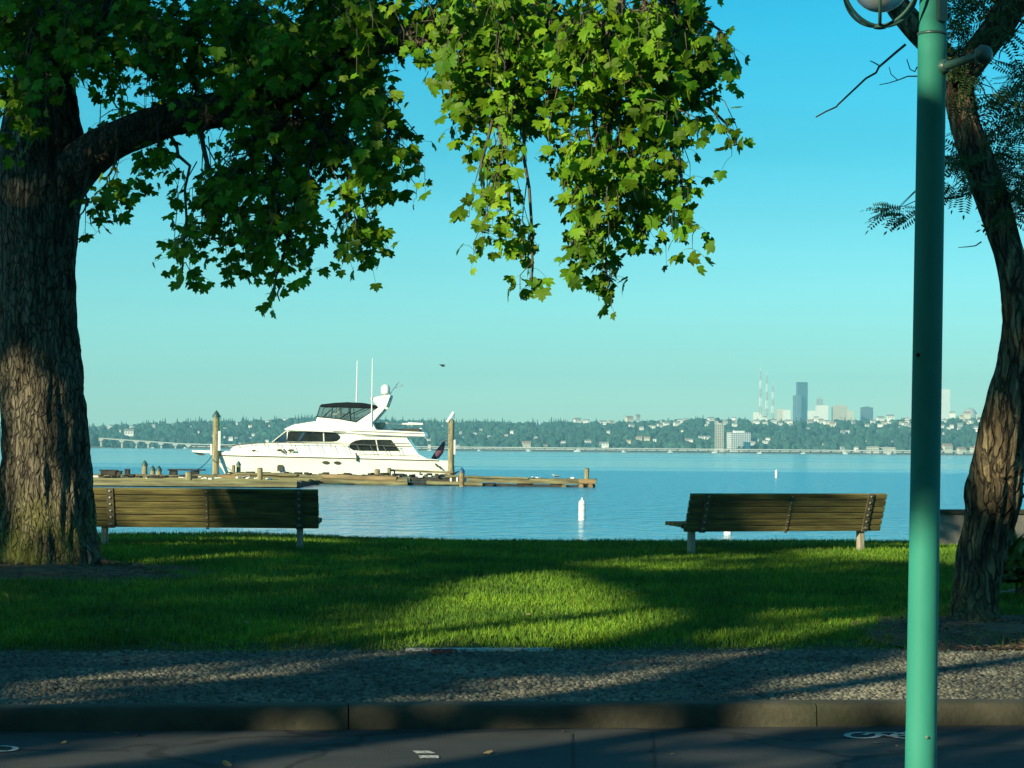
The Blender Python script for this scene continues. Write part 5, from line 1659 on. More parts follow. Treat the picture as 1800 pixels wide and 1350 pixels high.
for dx in (-.9, .6):
    to_local(MB().box((pb.x + dx, 144.5, WATER_Z + .42), (.5, .5, .8)).build('leg', M['dock_dark'], bevel=.01), tb)

def piling(px, ptop, d, w, label, cap=None, m_='piling', lean=0.0):
    p = P(px, ptop, d)
    root = empty('piling', (p.x, d, WATER_Z))
    tag(root, label, 'piling', 'mooring pilings')
    r_ = w / 2 * d / F
    n = 9
    H_ = p.z - (WATER_Z - 1.0)
    hc = r_ * 1.9 if cap else 0
    pts = [(lean * i / n, 0, -1.0 + (H_ - hc) * i / n) for i in range(n + 1)]
    rr = [r_ * (1.04 - .05 * i / n) * random.uniform(.97, 1.03) for i in range(n + 1)]
    MB().tube(pts, rr, 16).build('post', M[m_], root, smooth=60)
    if cap:
        MB().lathe([(r_ * 1.18, -.04), (r_ * 1.18, .05), (r_ * .65, hc * .6), (r_ * .05, hc)], (lean, 0, -1 + H_ - hc), 16).build('cap', M[cap], root, smooth=40)
    else:
        MB().lathe([(r_ * 1.02, -.01), (r_ * .8, .03), (r_ * .2, .045)], (lean, 0, -1 + H_ - .01), 16).build('top', M['dock_dark'], root, smooth=40)
    return root
tall = piling(380.5, 721, 145.9, 12, 'tallest piling with a dark green cap and a ladder beside the yacht bow', 'piling_cap')
mb = MB()
q = P(385.5, 775, 145.5)
mb.box((.26, -.22, q.z - WATER_Z), (.17, .1, 1.35))
mb.box((-.30, -.1, P(376, 790, 145.9).z - WATER_Z), (.12, .1, .75))
mb.build('sleeve', M['white_paint'], tall, bevel=.02)
mb = MB()
for i in range(6):
    mb.tube([(-.02, -.28, P(380, 735 + i * 7, 145.9).z - WATER_Z), (.38, -.24, P(380, 736 + i * 7, 145.9).z - WATER_Z)], .018, 5)
mb.tube([(.33, -.24, P(380, 730, 145.9).z - WATER_Z), (.36, -.24, P(380, 775, 145.9).z - WATER_Z)], .03, 5)
mb.build('ladder', M['lamp_green'], tall, smooth=60)
t2 = piling(793.5, 738, 143.5, 10.5, 'tall piling with a white board on top, at the yacht stern')
mb = MB().bar((-.30, -.2, P(789, 742, 143.5).z - WATER_Z), (.16, -.2, P(797, 724, 143.5).z - WATER_Z), .08, .16)
mb.build('board', M['white_paint'], t2, bevel=.02)
MB().tube([(.18, 0, P(797, 800, 143.5).z - WATER_Z), (.18, 0, P(797, 726, 143.5).z - WATER_Z)], .03, 6).build('rod', M['white_paint'], t2, smooth=60)
MB().box((.24, -.1, P(797, 786, 143.5).z - WATER_Z), (.12, .1, 1.0)).build('sleeve', M['white_paint'], t2, bevel=.02)
mb = MB()
for i in range(6):
    mb.tube([(-.34, -.18, P(789, 755 + i * 6, 143.5).z - WATER_Z), (-.12, -.2, P(789, 755 + i * 6, 143.5).z - WATER_Z)], .015, 5)
mb.build('rungs', M['steel'], t2, smooth=60)
piling(254.5, 808.5, 141.5, 9.5, 'short piling with dark pointed cap, standing just left of a close pair', 'piling_cap')
piling(268.5, 818, 140.5, 8.5, 'left one of the close pair of capped pilings on the old dock', 'piling_cap')
piling(279.5, 818, 139.8, 9.5, 'right one of the close pair of capped pilings on the old dock', 'piling_cap')
piling(332, 830, 129.0, 12, 'stout flat topped piling above the middle of the left bench')
piling(410.5, 818.5, 142.0, 6.5, 'thin short piling before the yacht bow, left of a pointed one')
piling(419.5, 810, 142.4, 7.5, 'pointed piling in front of the yacht bow', 'piling_cap')
piling(457, 823, 133, 9.5, 'flat topped piling in front of the yacht hull, at the end of the old dock')
piling(663, 825.5, 141.5, 10.0, 'broad ragged stump piling in front of the yacht saloon')
piling(684, 823, 141.5, 7.0, 'slim stump piling below the yacht saloon window')
piling(812, 821, 137.0, 9.0, 'orange brown piling with a blue cap, right of the yacht stern', 'blue_cap', 'dock_orange')
piling(1031.5, 823.5, 139.6, 8.5, 'lone piling standing at the far right end of the dock')
hoop = MB()
pc = P(802, 836, 143.8)
hoop.tube([(pc.x - .15, pc.y, WATER_Z + .5), (pc.x - .15, pc.y, P(802, 820, 143.8).z), (pc.x + .3, pc.y, P(802, 820, 143.8).z), (pc.x + .3, pc.y, WATER_Z + .5)], .025, 5)
tag(hoop.build('boarding_ladder', M['rope'], smooth=40), 'thin blue boarding ladder hoop on the dock by the yacht stern', 'ladder')

def gull(loc, s, label, rz=0.0, flying=False, m_='feather'):
    root = empty('gull', loc, rz)
    tag(root, label, 'bird')
    prof = [(-.20, .03, .012), (-.12, .045, .04), (0, .06, .065), (.10, .085, .055), (.15, .12, .035), (.19, .15, .035), (.225, .15, .02), (.26, .145, .006)]
    vs, fs = [], []
    for x, z, r_ in prof:
        for k in range(10):
            th = 2 * math.pi * k / 10; vs.append((x * s, r_ * math.cos(th) * s * .9, (z + .06 + r_ * math.sin(th)) * s))
    for i in range(len(prof) - 1):
        for k in range(10):
            fs.append((i * 10 + k, i * 10 + (k + 1) % 10, (i + 1) * 10 + (k + 1) % 10, (i + 1) * 10 + k))
    fs += [tuple(range(9, -1, -1)), tuple((len(prof) - 1) * 10 + k for k in range(10))]
    MB().add(vs, fs).build('body', M[m_], root, smooth=60)
    for sg in (-1, 1):
        if flying:
            pts = [(.06, 0, .13), (.10, .25, .22), (.02, .52, .17), (-.08, .5, .165), (-.03, .24, .21), (-.06, 0, .12)]
        else:
            pts = [(.10, .055, .15), (.0, .075, .14), (-.22, .04, .09), (-.1, .062, .09), (.05, .07, .09), (.09, .06, .11)]
        vs = [(x * s, sg * y * s, z * s) for x, y, z in pts] + [(x * s, sg * (y + .006) * s, (z + .012) * s) for x, y, z in pts]
        n = len(pts)
        fs = [tuple(range(n)), tuple(range(2 * n - 1, n - 1, -1))] + [(i, i + n, (i + 1) % n + n, (i + 1) % n) for i in range(n)]
        MB().add(vs, fs).build('wing', M['feather_dark'], root)
    if not flying:
        for sg in (-1, 1): MB().tube([(0, sg * .02 * s, .06 * s), (0, sg * .02 * s, 0)], .006 * s, 5).build('leg', M['dock_orange'], root)
    return root
pg_ = P(778, 646, 150)
gull(pg_, 1.0, 'small dark bird flying in the sky above the yacht stern', R(200), True, 'feather_dark')
q = dock_pt(.623, .5, .66); gull(q, 1.3, 'dark bird standing on the dock right of the blue capped piling', R(20), False, 'feather_dark')
q = dock_pt(.895, .4, .56); gull(q, 1.2, 'pale gull standing on the dock near its right end', R(170))
q = P(430, 838, 134); gull((q.x, q.y, WATER_Z + .40), 1.2, 'pale gull standing on the old dock by the yacht bow', R(30))

# ------------------------------------------------------------------ marker buoys
def buoy(px, d, label):
    p = P(px, 850, d)
    root = empty('marker_buoy', (p.x, d, WATER_Z))
    tag(root, label, 'buoy', 'white marker buoys')
    MB().lathe([(.12, -.5), (.12, .60), (.10, .66), (.05, .70)], (0, 0, 0), 20).build('body', M['white_paint'], root, smooth=45)
    MB().lathe([(.035, .69), (.035, .75), (.02, .78)], (0, 0, 0), 12).build('knob', M['white_paint'], root, smooth=45)
    for z in (.10, .34, .53):
        MB().lathe([(.1215, z - .015), (.1235, z), (.1215, z + .015)], (0, 0, 0), 20).build('band', M['buoy_band'], root, smooth=60)
    return root
buoy(1023.5, 73, 'white marker buoy floating between the dock end and the right bench')
buoy(1364.5, 202, 'tiny white marker buoy far out above the right bench')
buoy(1280, 61.5, 'white marker buoy mostly hidden behind the right bench')

# ------------------------------------------------------------------ far shore: hills, woods, houses
YS, YR = 4380.0, 5300.0
ridge_px = [(-2600, 742), (-600, 742), (120, 748), (200, 748), (260, 741), (350, 738), (430, 738), (520, 733), (600, 730), (700, 737), (800, 738), (900, 741), (1000, 740), (1100, 739), (1180, 737), (1250, 733), (1320, 735),
            (1420, 737), (1500, 736), (1600, 735), (1700, 733), (1900, 732), (2400, 735), (4400, 745)]
def ridge_z(x):
    px = 900 + x / YR * F
    return P(px, interp(px, ridge_px) + 9, YR).z
def hill_z(x, y):
    t_ = (y - YS) / (YR - YS)
    if t_ <= 0: return WATER_Z - .5
    k = min(t_, 1.0)
    prof_ = .10 * sstep(0, .05, k) + .9 * k ** 0.9
    n = 5 * mnoise.noise((x * .004, y * .004, 0)) * sstep(.05, .4, k) * (1 - .6 * sstep(.8, 1, k))
    return WATER_Z + (ridge_z(x) - WATER_Z) * prof_ * (1 - .25 * sstep(1, 2.5, t_)) + n
mb = MB()
xs3 = list(np.linspace(-3400, 3400, 121)); ys3 = [4330, 4380] + list(np.linspace(4400, 5300, 19)) + [5600, 6200, 7400]
vs = [(x, y, hill_z(x, y)) for y in ys3 for x in xs3]
k = len(xs3)
fs = [(j * k + i, j * k + i + 1, (j + 1) * k + i + 1, (j + 1) * k + i) for j in range(len(ys3) - 1) for i in range(k - 1)]
tag(mb.add(vs, fs).build('hills', M['hill'], smooth=80), kind='structure')
# near point of land on the left, with the bridge landing
def head_z(x, y):
    px = 900 + x / y * F
    e = 1 - sstep(190, 270, px)
    return WATER_Z - .6 + (1.2 + 5.5 * (1 - sstep(120, 215, px))) * e * sstep(3800, 3860, y)
vs = [(x, y, head_z(x, y)) for y in np.linspace(3790, 4390, 14) for x in np.linspace(-1900, -560, 60)]
fs = [(j * 60 + i, j * 60 + i + 1, (j + 1) * 60 + i + 1, (j + 1) * 60 + i) for j in range(13) for i in range(59)]
tag(MB().add(vs, fs).build('headland', M['shore'], smooth=80), kind='structure')

house_spots = []
def hs(px, py, w, kind): house_spots.append((px, py, w, kind))
for q in ((548, 746, 8, 0), (470, 740, 6, 0), (500, 736, 5, 0), (395, 752, 5, 1), (416, 744, 6, 0), (440, 748, 6, 0), (472, 748, 7, 1), (520, 745, 5, 0), (335, 750, 5, 0), (348, 758, 5, 0),
          (227, 762, 16, 0), (230, 750, 6, 0), (190, 752, 5, 1), (210, 756, 5, 0), (440, 770, 6, 0), (470, 774, 7, 0), (835, 762, 6, 0), (845, 755, 5, 0), (860, 766, 6, 0), (812, 769, 8, 0), (890, 765, 6, 1),
          (900, 759, 6, 0), (755, 782, 7, 1), (925, 780, 14, 1), (958, 783, 8, 1), (990, 777, 8, 0), (1032, 777, 14, 0), (1062, 784, 16, 0), (1015, 739, 12, 0), (1030, 741, 10, 0), (1060, 743, 12, 0), (1075, 742, 8, 1),
          (1106, 735, 12, 1), (1121, 732, 8, 2), (1110, 748, 9, 0), (1128, 752, 7, 0), (1148, 749, 8, 0), (1160, 747, 10, 0), (1172, 745, 8, 0), (1123, 770, 10, 1), (1137, 770, 10, 1), (1151, 772, 6, 0), (1208, 772, 9, 1), (1214, 773, 8, 0),
          (1232, 767, 9, 0), (1243, 768, 10, 0), (1105, 775, 8, 1), (1200, 757, 5, 0), (1260, 741, 6, 0), (1272, 739, 9, 0), (1290, 741, 6, 0), (1330, 740, 10, 0), (1345, 743, 9, 0), (1360, 741, 10, 0), (1372, 745, 8, 0),
          (1385, 739, 9, 0), (1330, 772, 8, 0), (1345, 776, 10, 0), (1322, 778, 10, 0), (1350, 770, 8, 0), (1420, 752, 6, 0), (1435, 735, 8, 0), (1462, 740, 6, 0), (1490, 758, 7, 0), (1525, 748, 8, 0), (1548, 747, 10, 0), (1500, 741, 6, 2),
          (1580, 750, 6, 0), (1565, 733, 12, 0), (1548, 734, 12, 0), (1595, 741, 8, 0), (1480, 790, 8, 0), (1505, 790, 9, 0), (1480, 793, 6, 0), (1558, 786, 6, 0), (1660, 738, 8, 0), (1656, 749, 8, 0), (1673, 749, 7, 0), (1667, 752, 6, 0),
          (1688, 746, 9, 2), (1723, 739, 8, 0), (1718, 755, 12, 0), (1674, 726, 10, 0), (1690, 732, 6, 1), (1700, 727, 11, 1), (1714, 783, 6, 0), (1665, 790, 16, 1), (1690, 792, 14, 1), (1710, 792, 10, 1), (700, 784, 6, 0), (776, 747, 5, 0), (720, 746, 10, 0), (680, 758, 5, 0)):
    hs(*q)
rnd = random.Random(21)
for _ in range(40):
    px = rnd.uniform(150, 1760); py = rnd.uniform(745, 786) + (px - 900) * .0085
    hs(px, py, rnd.uniform(3.5, 7.5), rnd.choice((0, 0, 1, 2, 2)))
for _ in range(46):
    px = rnd.uniform(1150, 1770)
    hs(px, rnd.uniform(734, 747), rnd.uniform(4, 11), rnd.choice((0, 0, 0, 1, 2)))
def house_mesh(kind):
    """a house: walls, gable roof and dark window bands, unit width"""
    mb = MB()
    d, h, r_ = .8, .42, .26
    mb.mi = 0; mb.box((0, 0, h / 2 - .3), (1, d, h + .6))
    mb.mi = 1
    mb.add([(-.55, -d / 2 - .06, h), (.55, -d / 2 - .06, h), (.55, d / 2 + .06, h), (-.55, d / 2 + .06, h), (-.52, 0, h + r_), (.52, 0, h + r_)], [(0, 1, 5, 4), (2, 3, 4, 5), (1, 2, 5), (3, 0, 4), (3, 2, 1, 0)])
    mb.mi = 2
    for x in (-.3, 0, .3): mb.box((x, -d / 2 - .004, h * .55), (.16, .02, h * .3))
    wall = [M['house_white'], M['house_cream'], M['house_grey']][kind]
    o = mb.build('house', [wall, [M['roof_grey'], M['roof_red'], M['roof_grey']][kind], M['far_window']])
    return o
protos = [house_mesh(i) for i in range(3)]
labels = ['small white house among the trees of the far hillside', 'small cream house with a reddish roof on the far hillside', 'small grey house among the trees of the far hillside']
used = [False] * 3
house_xy = []
house_z = []
for px, py, w, kind in house_spots:
    v = ray(px, py)
    d = None
    y = YS + 15
    while y < 5330:
        p = CAM + v * (y / v.y)
        if hill_z(p.x, y) >= p.z - 6: d = y; break
        y += 12
    if d is None: d = 5300
    p = P(px, py, d)
    o = protos[kind] if not used[kind] else protos[kind].copy()
    if used[kind]: COL.objects.link(o)
    used[kind] = True
    W_ = w * d / F
    gz = hill_z(p.x, d)
    o.location = (p.x, d, max(gz + 2.0, p.z - W_ * .3))
    o.scale = (W_, W_ * .8, W_ * rnd.uniform(.65, 1.15))
    o.rotation_euler = (0, 0, R(rnd.uniform(-25, 25)))
    tag(o, labels[kind], 'house', 'houses on the far hillside')
    house_z.append(o.location.z + W_ * .10)
    house_xy.append((p.x, d, W_, px, py, w))

def woods():
    bm = bmesh.new(); bmesh.ops.create_icosphere(bm, subdivisions=2, radius=1.0)
    bm.verts.ensure_lookup_table()
    base_v = np.array([v.co[:] for v in bm.verts]); base_f = np.array([[v.index for v in f.verts] for f in bm.faces]); bm.free()
    temps = []
    for q in range(5):
        nv = np.array([1 + .38 * mnoise.noise(Vector(p) * 2.3 + Vector((q * 7.1, 0, 0))) for p in base_v])
        temps.append((base_v * nv[:, None] * [1, 1, 1.05], base_f))
    # conifer: ragged cone of stacked skirts
    tv, tf = [], []
    for L_ in range(5):
        zb, zt_ = -.9 + L_ * .38, -.9 + L_ * .38 + .75
        rb = .42 * (1 - L_ / 5.6)
        n = len(tv); tv.append((0, 0, zt_))
        for k in range(8):
            th = 2 * math.pi * k / 8 + L_; rr = rb * (1 if k % 2 else .72); tv.append((rr * math.cos(th), rr * math.sin(th), zb))
        for k in range(8): tf.append((n, n + 1 + k, n + 1 + (k + 1) % 8))
    con = (np.array(tv), np.array(tf))
    hx = np.array(house_xy)
    hx = np.concatenate([hx, hx[:, 2:3] * 0 + np.array([[HZ] for HZ in house_z])], 1)
    pts = []
    tries = 0
    while len(pts) < 8200 and tries < 60000:
        tries += 1
        r_ = random.random()
        if r_ < .14: t_ = random.uniform(.90, 1.06)
        elif r_ < .26: t_ = random.uniform(.005, .10)
        else: t_ = random.random()
        y = YS + (YR - YS) * t_
        x = random.uniform(-.30, .30) * y
        if random.random() < .12: x = random.uniform(-.42, .42) * y
        cf = random.random() < .22 + .2 * mnoise.noise((x * .004, y * .004, 4))
        h = random.uniform(9, 17) if not cf else random.uniform(14, 25)
        if t_ > .9: h *= .8
        # gardens and clearings keep the houses' lake views open
        dx = np.abs(hx[:, 0] - x); dy = hx[:, 1] - y
        low = hill_z(x, y) + h * .98 > CAM.z + (hx[:, 6] - CAM.z) * y / hx[:, 1]
        if np.any((np.abs(hx[:, 0] * y / hx[:, 1] - x) < hx[:, 2] * .55 + h * .30) & (dy > -10) & low): continue
        pts.append((x, y, hill_z(x, y), h, cf))
    # the nearer point on the left
    for _ in range(330):
        y = random.uniform(3850, 4350); px = random.uniform(-250, 262)
        x = (px - 900) / F * y; big = px < 165 or random.random() < .10
        if px > 175 and random.random() < .45: continue
        cf = big and random.random() < .6
        h = random.uniform(24, 40) if cf else (random.uniform(16, 26) if big else random.uniform(5, 11))
        if px > 200: h *= .7
        pts.append((x, y, head_z(x, y), h, cf))
    V, T, off = [], [], 0
    P_ = np.array([(a, b, c, d) for a, b, c, d, e in pts]); C_ = np.array([e for *_, e in pts])
    n = len(P_)
    th = rng.uniform(0, 6.28, n)
    w = P_[:, 3] * rng.uniform(.40, .62, n)
    which = rng.integers(0, 5, n)
    for q in range(6):
        k = C_ if q == 5 else (~C_ & (which == q))
        if not k.any(): continue
        m_ = k.sum()
        hh = P_[k, 3]; ww = w[k] if q < 5 else hh * rng.uniform(.5, .7, m_)
        X = np.stack([np.cos(th[k]), np.sin(th[k]), 0 * th[k]], 1) * ww[:, None]
        Y = np.stack([-np.sin(th[k]), np.cos(th[k]), 0 * th[k]], 1) * ww[:, None]
        Z = np.tile([0., 0, 1], (m_, 1)) * (hh * .52)[:, None]
        pos = P_[k, :3].copy(); pos[:, 2] += hh * .45
        tv, tf = con if q == 5 else temps[q]
        v, f = scatter(tv, tf, pos, X, Y, Z, np.ones(m_))
        V.append(v); T.append(f + off); off += len(v)
    o = mesh_np('woods', np.concatenate(V), np.concatenate(T), M['woods'], smooth=False)
    tag(o, 'dense woods covering the far hillside beyond the lake', 'woods', kind='stuff')
woods()

# ------------------------------------------------------------------ floating bridge
def bridge():
    DB = 4120.0
    root = empty('floating_bridge', (P(900, 795, DB).x, DB, WATER_Z))
    tag(root, 'long low floating bridge lying across the far side of the lake', 'bridge')
    def X(px): return P(px, 790, DB).x
    W0 = WATER_Z
    # level deck
    path = [(150, 20.0), (215, 16.0), (260, 13.0), (320, 9.0), (400, 7.6), (900, 7.2), (1500, 7.2), (1900, 8.5), (2600, 9)]
    vs, fs = [], []
    for px, h in path:
        x = X(px)
        vs += [(x, DB - 9, W0 + h - .6), (x, DB - 9, W0 + h + 1.3), (x, DB + 9, W0 + h + 1.3), (x, DB + 9, W0 + h - .6)]
    for i in range(len(path) - 1):
        for j in range(4): fs.append((i * 4 + j, i * 4 + (j + 1) % 4, (i + 1) * 4 + (j + 1) % 4, (i + 1) * 4 + j))
    to_local(MB().add(vs, fs).build('deck', M['bridge']), root)
    mb = MB()
    for px in np.arange(345, 2550, 18):
        mb.box((X(px), DB, W0 + 3.4), (1.6, 12, 5.2))
    to_local(mb.build('columns', M['bridge_dark']), root)
    tag(root.children[-1], kind='stuff')
    for px in np.arange(330, 2500, 96):
        to_local(MB().box((X(px + 48), DB, W0 + .6), (104, 24, 2.6)).build('pontoon', M['bridge_dark'], bevel=.3), root)
    for px, h in ((178, 17.5), (215, 15), (240, 13), (261, 12), (284, 10.6), (309, 9), (332, 7.6)):
        mb = MB().box((X(px), DB, W0 + h / 2), (3.0, 10, h)); mb.prism([(X(px) - 7, W0 + h + .6), (X(px) + 7, W0 + h + .6), (X(px) + 2.2, W0 + h - 4), (X(px) - 2.2, W0 + h - 4)], DB - 8, DB + 8)
        to_local(mb.build('pier', M['bridge']), root)
    # second carriageway, lower and behind
    mb = MB().box(((X(330) + X(2400)) / 2, DB + 60, W0 + 4.6), (X(2400) - X(330), 14, 1.6))
    to_local(mb.build('rear_deck', M['bridge']), root)
    for px in (1485, 1497, 1600):
        pass
bridge()
# small boats lying before the bridge
def boat_mesh():
    mb = MB()
    st = [(-5.5, 1.5, 1.6), (-2, 1.8, 1.5), (2.5, 1.5, 1.7), (4.8, .7, 2.0), (6.2, .05, 2.3)]
    vs, fs = [], []
    for x, w, z in st: vs += [(x, -w, z), (x * .93, -w * .6, -.3), (x * .93, w * .6, -.3), (x, w, z)]
    for i in range(4):
        for j in range(3): fs.append((i * 4 + j, i * 4 + j + 1, (i + 1) * 4 + j + 1, (i + 1) * 4 + j))
        fs.append((i * 4 + 3, i * 4, (i + 1) * 4, (i + 1) * 4 + 3))
    fs += [(0, 3, 2, 1), (16, 17, 18, 19)]
    mb.add(vs, fs)
    mb.prism([(-3.2, 1.5), (2.6, 1.6), (1.2, 3.2), (-.2, 4.4), (-2.8, 4.4)], -1.2, 1.2)
    mb.mi = 1; mb.prism([(-2.6, 2.6), (1.3, 2.6), (.8, 3.2), (-2.6, 3.2)], -1.22, 1.22)
    return mb.build('motor_boat', [M['house_white'], M['yacht_glass']])
bp = boat_mesh(); first = True
for px, wb, lab in ((755, 7, 'small white boat before the bridge, right of the yacht flag'), (842, 7, 'small white boat before the bridge, above the dock middle'), (929, 9, 'white boat before the bridge, left of the dock end piling'), (1015, 11, 'largest white boat before the bridge, above the dock end'),
                    (1096, 8, 'white boat before the bridge, midway between dock end and high-rise'), (1178, 9, 'white boat before the bridge, next left of the high-rise block'), (1256, 9, 'white boat at the foot of the high-rise block'), (1335, 8, 'white boat before the bridge, right of the boxy white apartment block'),
                    (1412, 8, 'white boat before the bridge, below the dark skyscraper'), (1486, 9, 'white boat left of the cream shore apartments'), (1562, 7, 'white boat under the cream shore apartments'), (325, 7, 'white boat by the last bridge pier left of the tallest piling'), (268, 6, 'white boat by the bridge landing on the left')):
    o = bp if first else bp.copy()
    if not first: COL.objects.link(o)
    first = False
    p = P(px, 796, 4075)
    o.location = (p.x, 4075, WATER_Z)
    s_ = wb * 4075 / F / 11
    o.scale = (s_, s_, s_ * (1.0 if wb < 9 else 1.25))
    o.rotation_euler = (0, 0, R(random.choice((5, 175, 10, 190))))
    tag(o, lab, 'boat', 'small white boats before the bridge')

# ------------------------------------------------------------------ far buildings
def facade(wall, win, cw, rh):
    """storeys of windows in a wall"""
    m = wall.copy()
    t = m.node_tree
    b = t.nodes['Principled BSDF']
    src = b.inputs['Base Color'].links[0].from_socket
    tc = t.nodes.new('ShaderNodeTexCoord')
    sp = t.nodes.new('ShaderNodeSeparateXYZ'); t.links.new(tc.outputs['Object'], sp.inputs[0])
    ad = t.nodes.new('ShaderNodeMath'); t.links.new(sp.outputs['X'], ad.inputs[0]); t.links.new(sp.outputs['Y'], ad.inputs[1])
    cb = t.nodes.new('ShaderNodeCombineXYZ'); t.links.new(ad.outputs[0], cb.inputs['X']); t.links.new(sp.outputs['Z'], cb.inputs['Y'])
    br = t.nodes.new('ShaderNodeTexBrick')
    br.offset = 0.0; br.squash = 1.0
    br.inputs['Scale'].default_value = 1.0
    br.inputs['Brick Width'].default_value = cw; br.inputs['Row Height'].default_value = rh
    br.inputs['Mortar Size'].default_value = rh * .20
    br.inputs['Color1'].default_value = (.05, .06, .07, 1); br.inputs['Color2'].default_value = (.09, .10, .11, 1)
    t.links.new(cb.outputs[0], br.inputs['Vector']); t.links.new(src, br.inputs['Mortar'])
    t.links.new(br.outputs['Color'], b.inputs['Base Color'])
    return m
def block(name, px0, px1, ptop, d, label, wall, depth=None, win=None, rows=0, cols=0, cat='building', z0=None, yaw=0.0, crownb=None):
    a, b_ = P(px0, ptop, d), P(px1, ptop, d)
    w = b_.x - a.x; zt_ = (a.z + b_.z) / 2
    dep = depth or w * .8
    zb = z0 if z0 is not None else 0.0
    root = empty(name, ((a.x + b_.x) / 2, d + dep / 2, zb), yaw)
    tag(root, label, cat)
    MB().box((0, 0, (zt_ - zb) / 2), (w, dep, zt_ - zb)).build('wall', facade(wall, win, w / max(1, cols), (zt_ - zb) / max(1, rows)) if win else wall, root)
    if crownb: MB().box((0, 0, (zt_ - zb) + crownb / 2), (w * .5, dep * .5, crownb)).build('plant_room', wall, root)
    return root
DT = 9600.0
tw_ = empty('dark_skyscraper', (P(1409, 700, DT).x, DT, 0))
tag(tw_, 'tall dark blue stepped skyscraper rising over the far ridge', 'skyscraper')
for px0, px1, pt_, dy, m_ in ((1402, 1420.5, 671.5, 30, 'tower_dark'), (1396, 1402.2, 695, 24, 'tower_mid'), (1399, 1408, 694, 0, 'tower_mid')):
    a, b_ = P(px0, pt_, DT), P(px1, pt_, DT)
    mb = MB().box(((a.x + b_.x) / 2, DT + dy, a.z / 2), (b_.x - a.x, 44, a.z))
    o = mb.build('tower', M[m_], bevel=2.0); to_local(o, tw_)
mb = MB()
for i in range(38):
    z = 90 + i * 6.0
    a, b_ = P(1402.5, 700, DT), P(1420, 700, DT)
    mb.box(((a.x + b_.x) / 2, DT + 7.8, z), (b_.x - a.x, 1.0, 1.6))
to_local(mb.build('floor_bands', M['tower_mid']), tw_)
block('pale_skyscraper', 1654, 1670, 684, 9800, 'pale white skyscraper just right of the lamp post', M['house_white'], 46, cat='skyscraper')
block('office_tower', 1437.5, 1447, 701.5, 9300, 'faint greenish office tower behind a low white block on the skyline', M['house_grey'], 30, M['far_window'], 30, 5, crownb=8)
block('office_block', 1436, 1456, 712.5, 7600, 'low white office block right of the dark skyscraper', M['house_white'], 40, M['far_window'], 12, 8)
block('office_block', 1465, 1490, 713.5, 7600, 'tan office block in the middle of the skyline gap', M['tower_tan'], 42, M['far_window'], 12, 9, crownb=4)
block('office_block', 1515, 1535, 716, 7700, 'grey brown office block standing alone near the lamp post', M['tower_mid'], 36, M['house_grey'], 12, 6, crownb=3)
block('office_block', 1366, 1378, 719, 7500, 'small pale office block between the masts and the dark skyscraper', M['house_cream'], 24, M['far_window'], 9, 5)
block('office_block', 1377, 1389.5, 720.5, 7450, 'lower pale office block touching the dark skyscraper on its left', M['house_white'], 24, M['far_window'], 8, 5)
block('office_block', 1421, 1435, 722, 7400, 'low white block at the right foot of the dark skyscraper', M['house_white'], 24, M['far_window'], 7, 6)
block('office_block', 1490, 1501, 722, 7400, 'small cream block right of the tan office block', M['house_cream'], 22, M['far_window'], 7, 5)
block('office_block', 1325, 1340, 725, 7000, 'white block at the foot of the radio masts', M['house_white'], 24, M['far_window'], 6, 6)
# church-like dome with arches near the leaning tree
dm = empty('domed_hall', (P(1705, 722, 7600).x, 7600, 60))
tag(dm, 'pale hall with a shallow dome on the ridge left of the leaning tree', 'building')
q = P(1705, 729, 7600)
mb = MB().lathe([(26, -20), (26, 2), (22, 10), (14, 20), (6, 24), (2, 25)], (q.x, 7600, q.z), 24)
to_local(mb.build('dome', M['house_grey'], smooth=40), dm)
to_local(MB().box((q.x, 7600, q.z - 20), (58, 40, 44)).build('wall', M['house_cream']), dm)
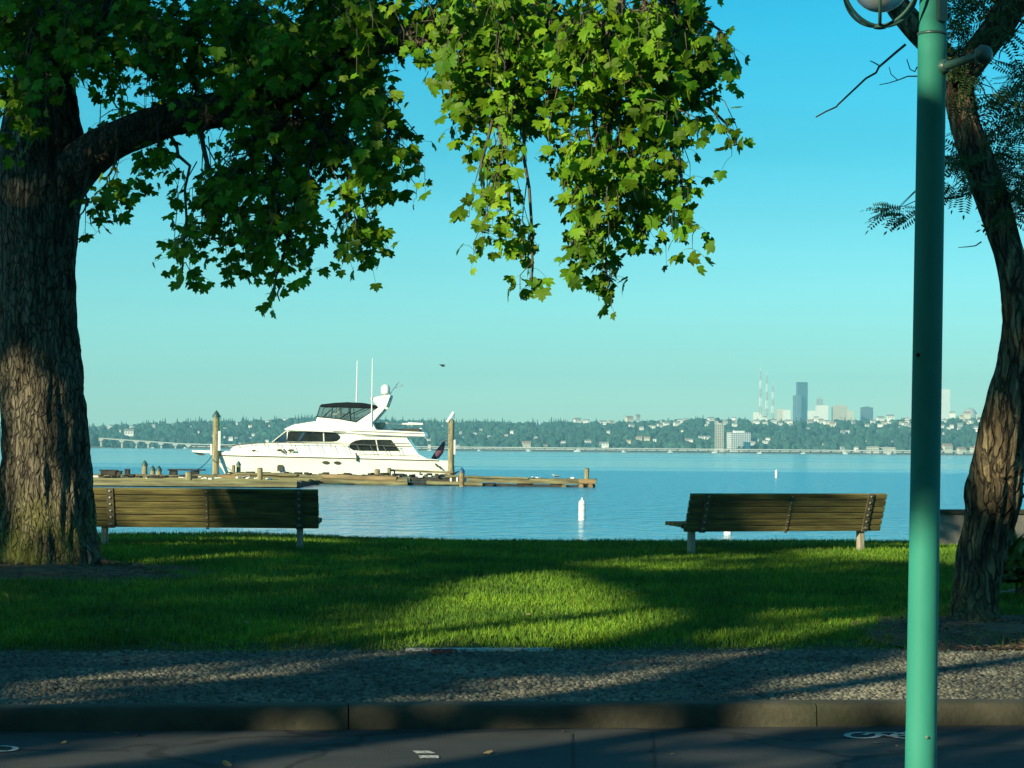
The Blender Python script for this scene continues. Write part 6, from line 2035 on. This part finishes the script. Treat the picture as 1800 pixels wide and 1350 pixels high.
# shore apartments
DH = 4300
hr = block('apartment_tower', 1257.5, 1272.5, 746, DH, 'slim tan apartment high-rise standing at the far waterline', M['tower_tan'], 17, M['far_window'], 18, 4, 'apartment tower', z0=WATER_Z - .5, crownb=3)
bx = block('apartment_block', 1281, 1318, 760.5, DH + 90, 'broad white apartment block beside the slim high-rise', M['house_white'], 24, M['far_window'], 10, 9, 'apartment block', z0=WATER_Z - .5, yaw=R(18), crownb=4)
block('apartment_block', 1525, 1545, 785, DH - 20, 'left cream apartment block at the far waterline near the lamp post', M['house_cream'], 16, M['far_window'], 4, 7, 'apartment block', z0=WATER_Z - .5)
block('apartment_block', 1548, 1574, 786, DH - 10, 'right cream apartment block at the far waterline near the lamp post', M['house_cream'], 16, M['far_window'], 4, 9, 'apartment block', z0=WATER_Z - .5)
# radio masts
def mast(px, ptop, d, lab):
    p = P(px, ptop, d)
    root = empty('radio_mast', (p.x, d, 60))
    tag(root, lab, 'mast', 'radio masts on the ridge')
    n = 14
    H_ = p.z - 60
    for band in range(7):
        mb = MB()
        z0_, z1_ = H_ * band / 7, H_ * (band + 1) / 7
        for c in ((-1, -1), (1, -1), (1, 1), (-1, 1)):
            r0, r1 = 4.6 * (1 - .75 * z0_ / H_), 4.6 * (1 - .75 * z1_ / H_)
            mb.bar((c[0] * r0, c[1] * r0, z0_), (c[0] * r1, c[1] * r1, z1_), .9)
        for k in range(2):
            za, zb_ = z0_ + (z1_ - z0_) * k / 2, z0_ + (z1_ - z0_) * (k + 1) / 2
            ra, rb = 4.6 * (1 - .75 * za / H_), 4.6 * (1 - .75 * zb_ / H_)
            mb.bar((-ra, -ra, za), (rb, -rb, zb_), .6); mb.bar((ra, -ra, za), (-rb, -rb, zb_), .6)
        mb.build('mast_section', M['mast_red'] if band % 2 == 0 else M['house_white'], root)
    MB().tube([(0, 0, H_), (0, 0, H_ + 12)], .7, 6).build('aerial', M['house_white'], root)
mast(1337, 652, 6400, 'tallest lattice radio mast, leftmost of the three on the ridge')
mast(1348, 660, 6500, 'middle lattice radio mast of the three on the ridge')
mast(1358.5, 677, 6600, 'shortest lattice radio mast, nearest the dark skyscraper')

# ------------------------------------------------------------------ haze
hz = MB().box((0, 5000, 205), (16000, 13000, 420)).build('haze', bpy.data.materials.new('haze'))
tag(hz, kind='stuff')
hm = hz.data.materials[0]; hm.use_nodes = True
t = hm.node_tree
for nd in list(t.nodes):
    if nd.type != 'OUTPUT_MATERIAL': t.nodes.remove(nd)
pv = t.nodes.new('ShaderNodeVolumePrincipled')
pv.inputs['Color'].default_value = (0.33, 0.82, 1.0, 1)
pv.inputs['Density'].default_value = 1.1e-4
pv.inputs['Anisotropy'].default_value = 0.1
t.links.new(pv.outputs[0], t.nodes['Material Output'].inputs['Volume'])
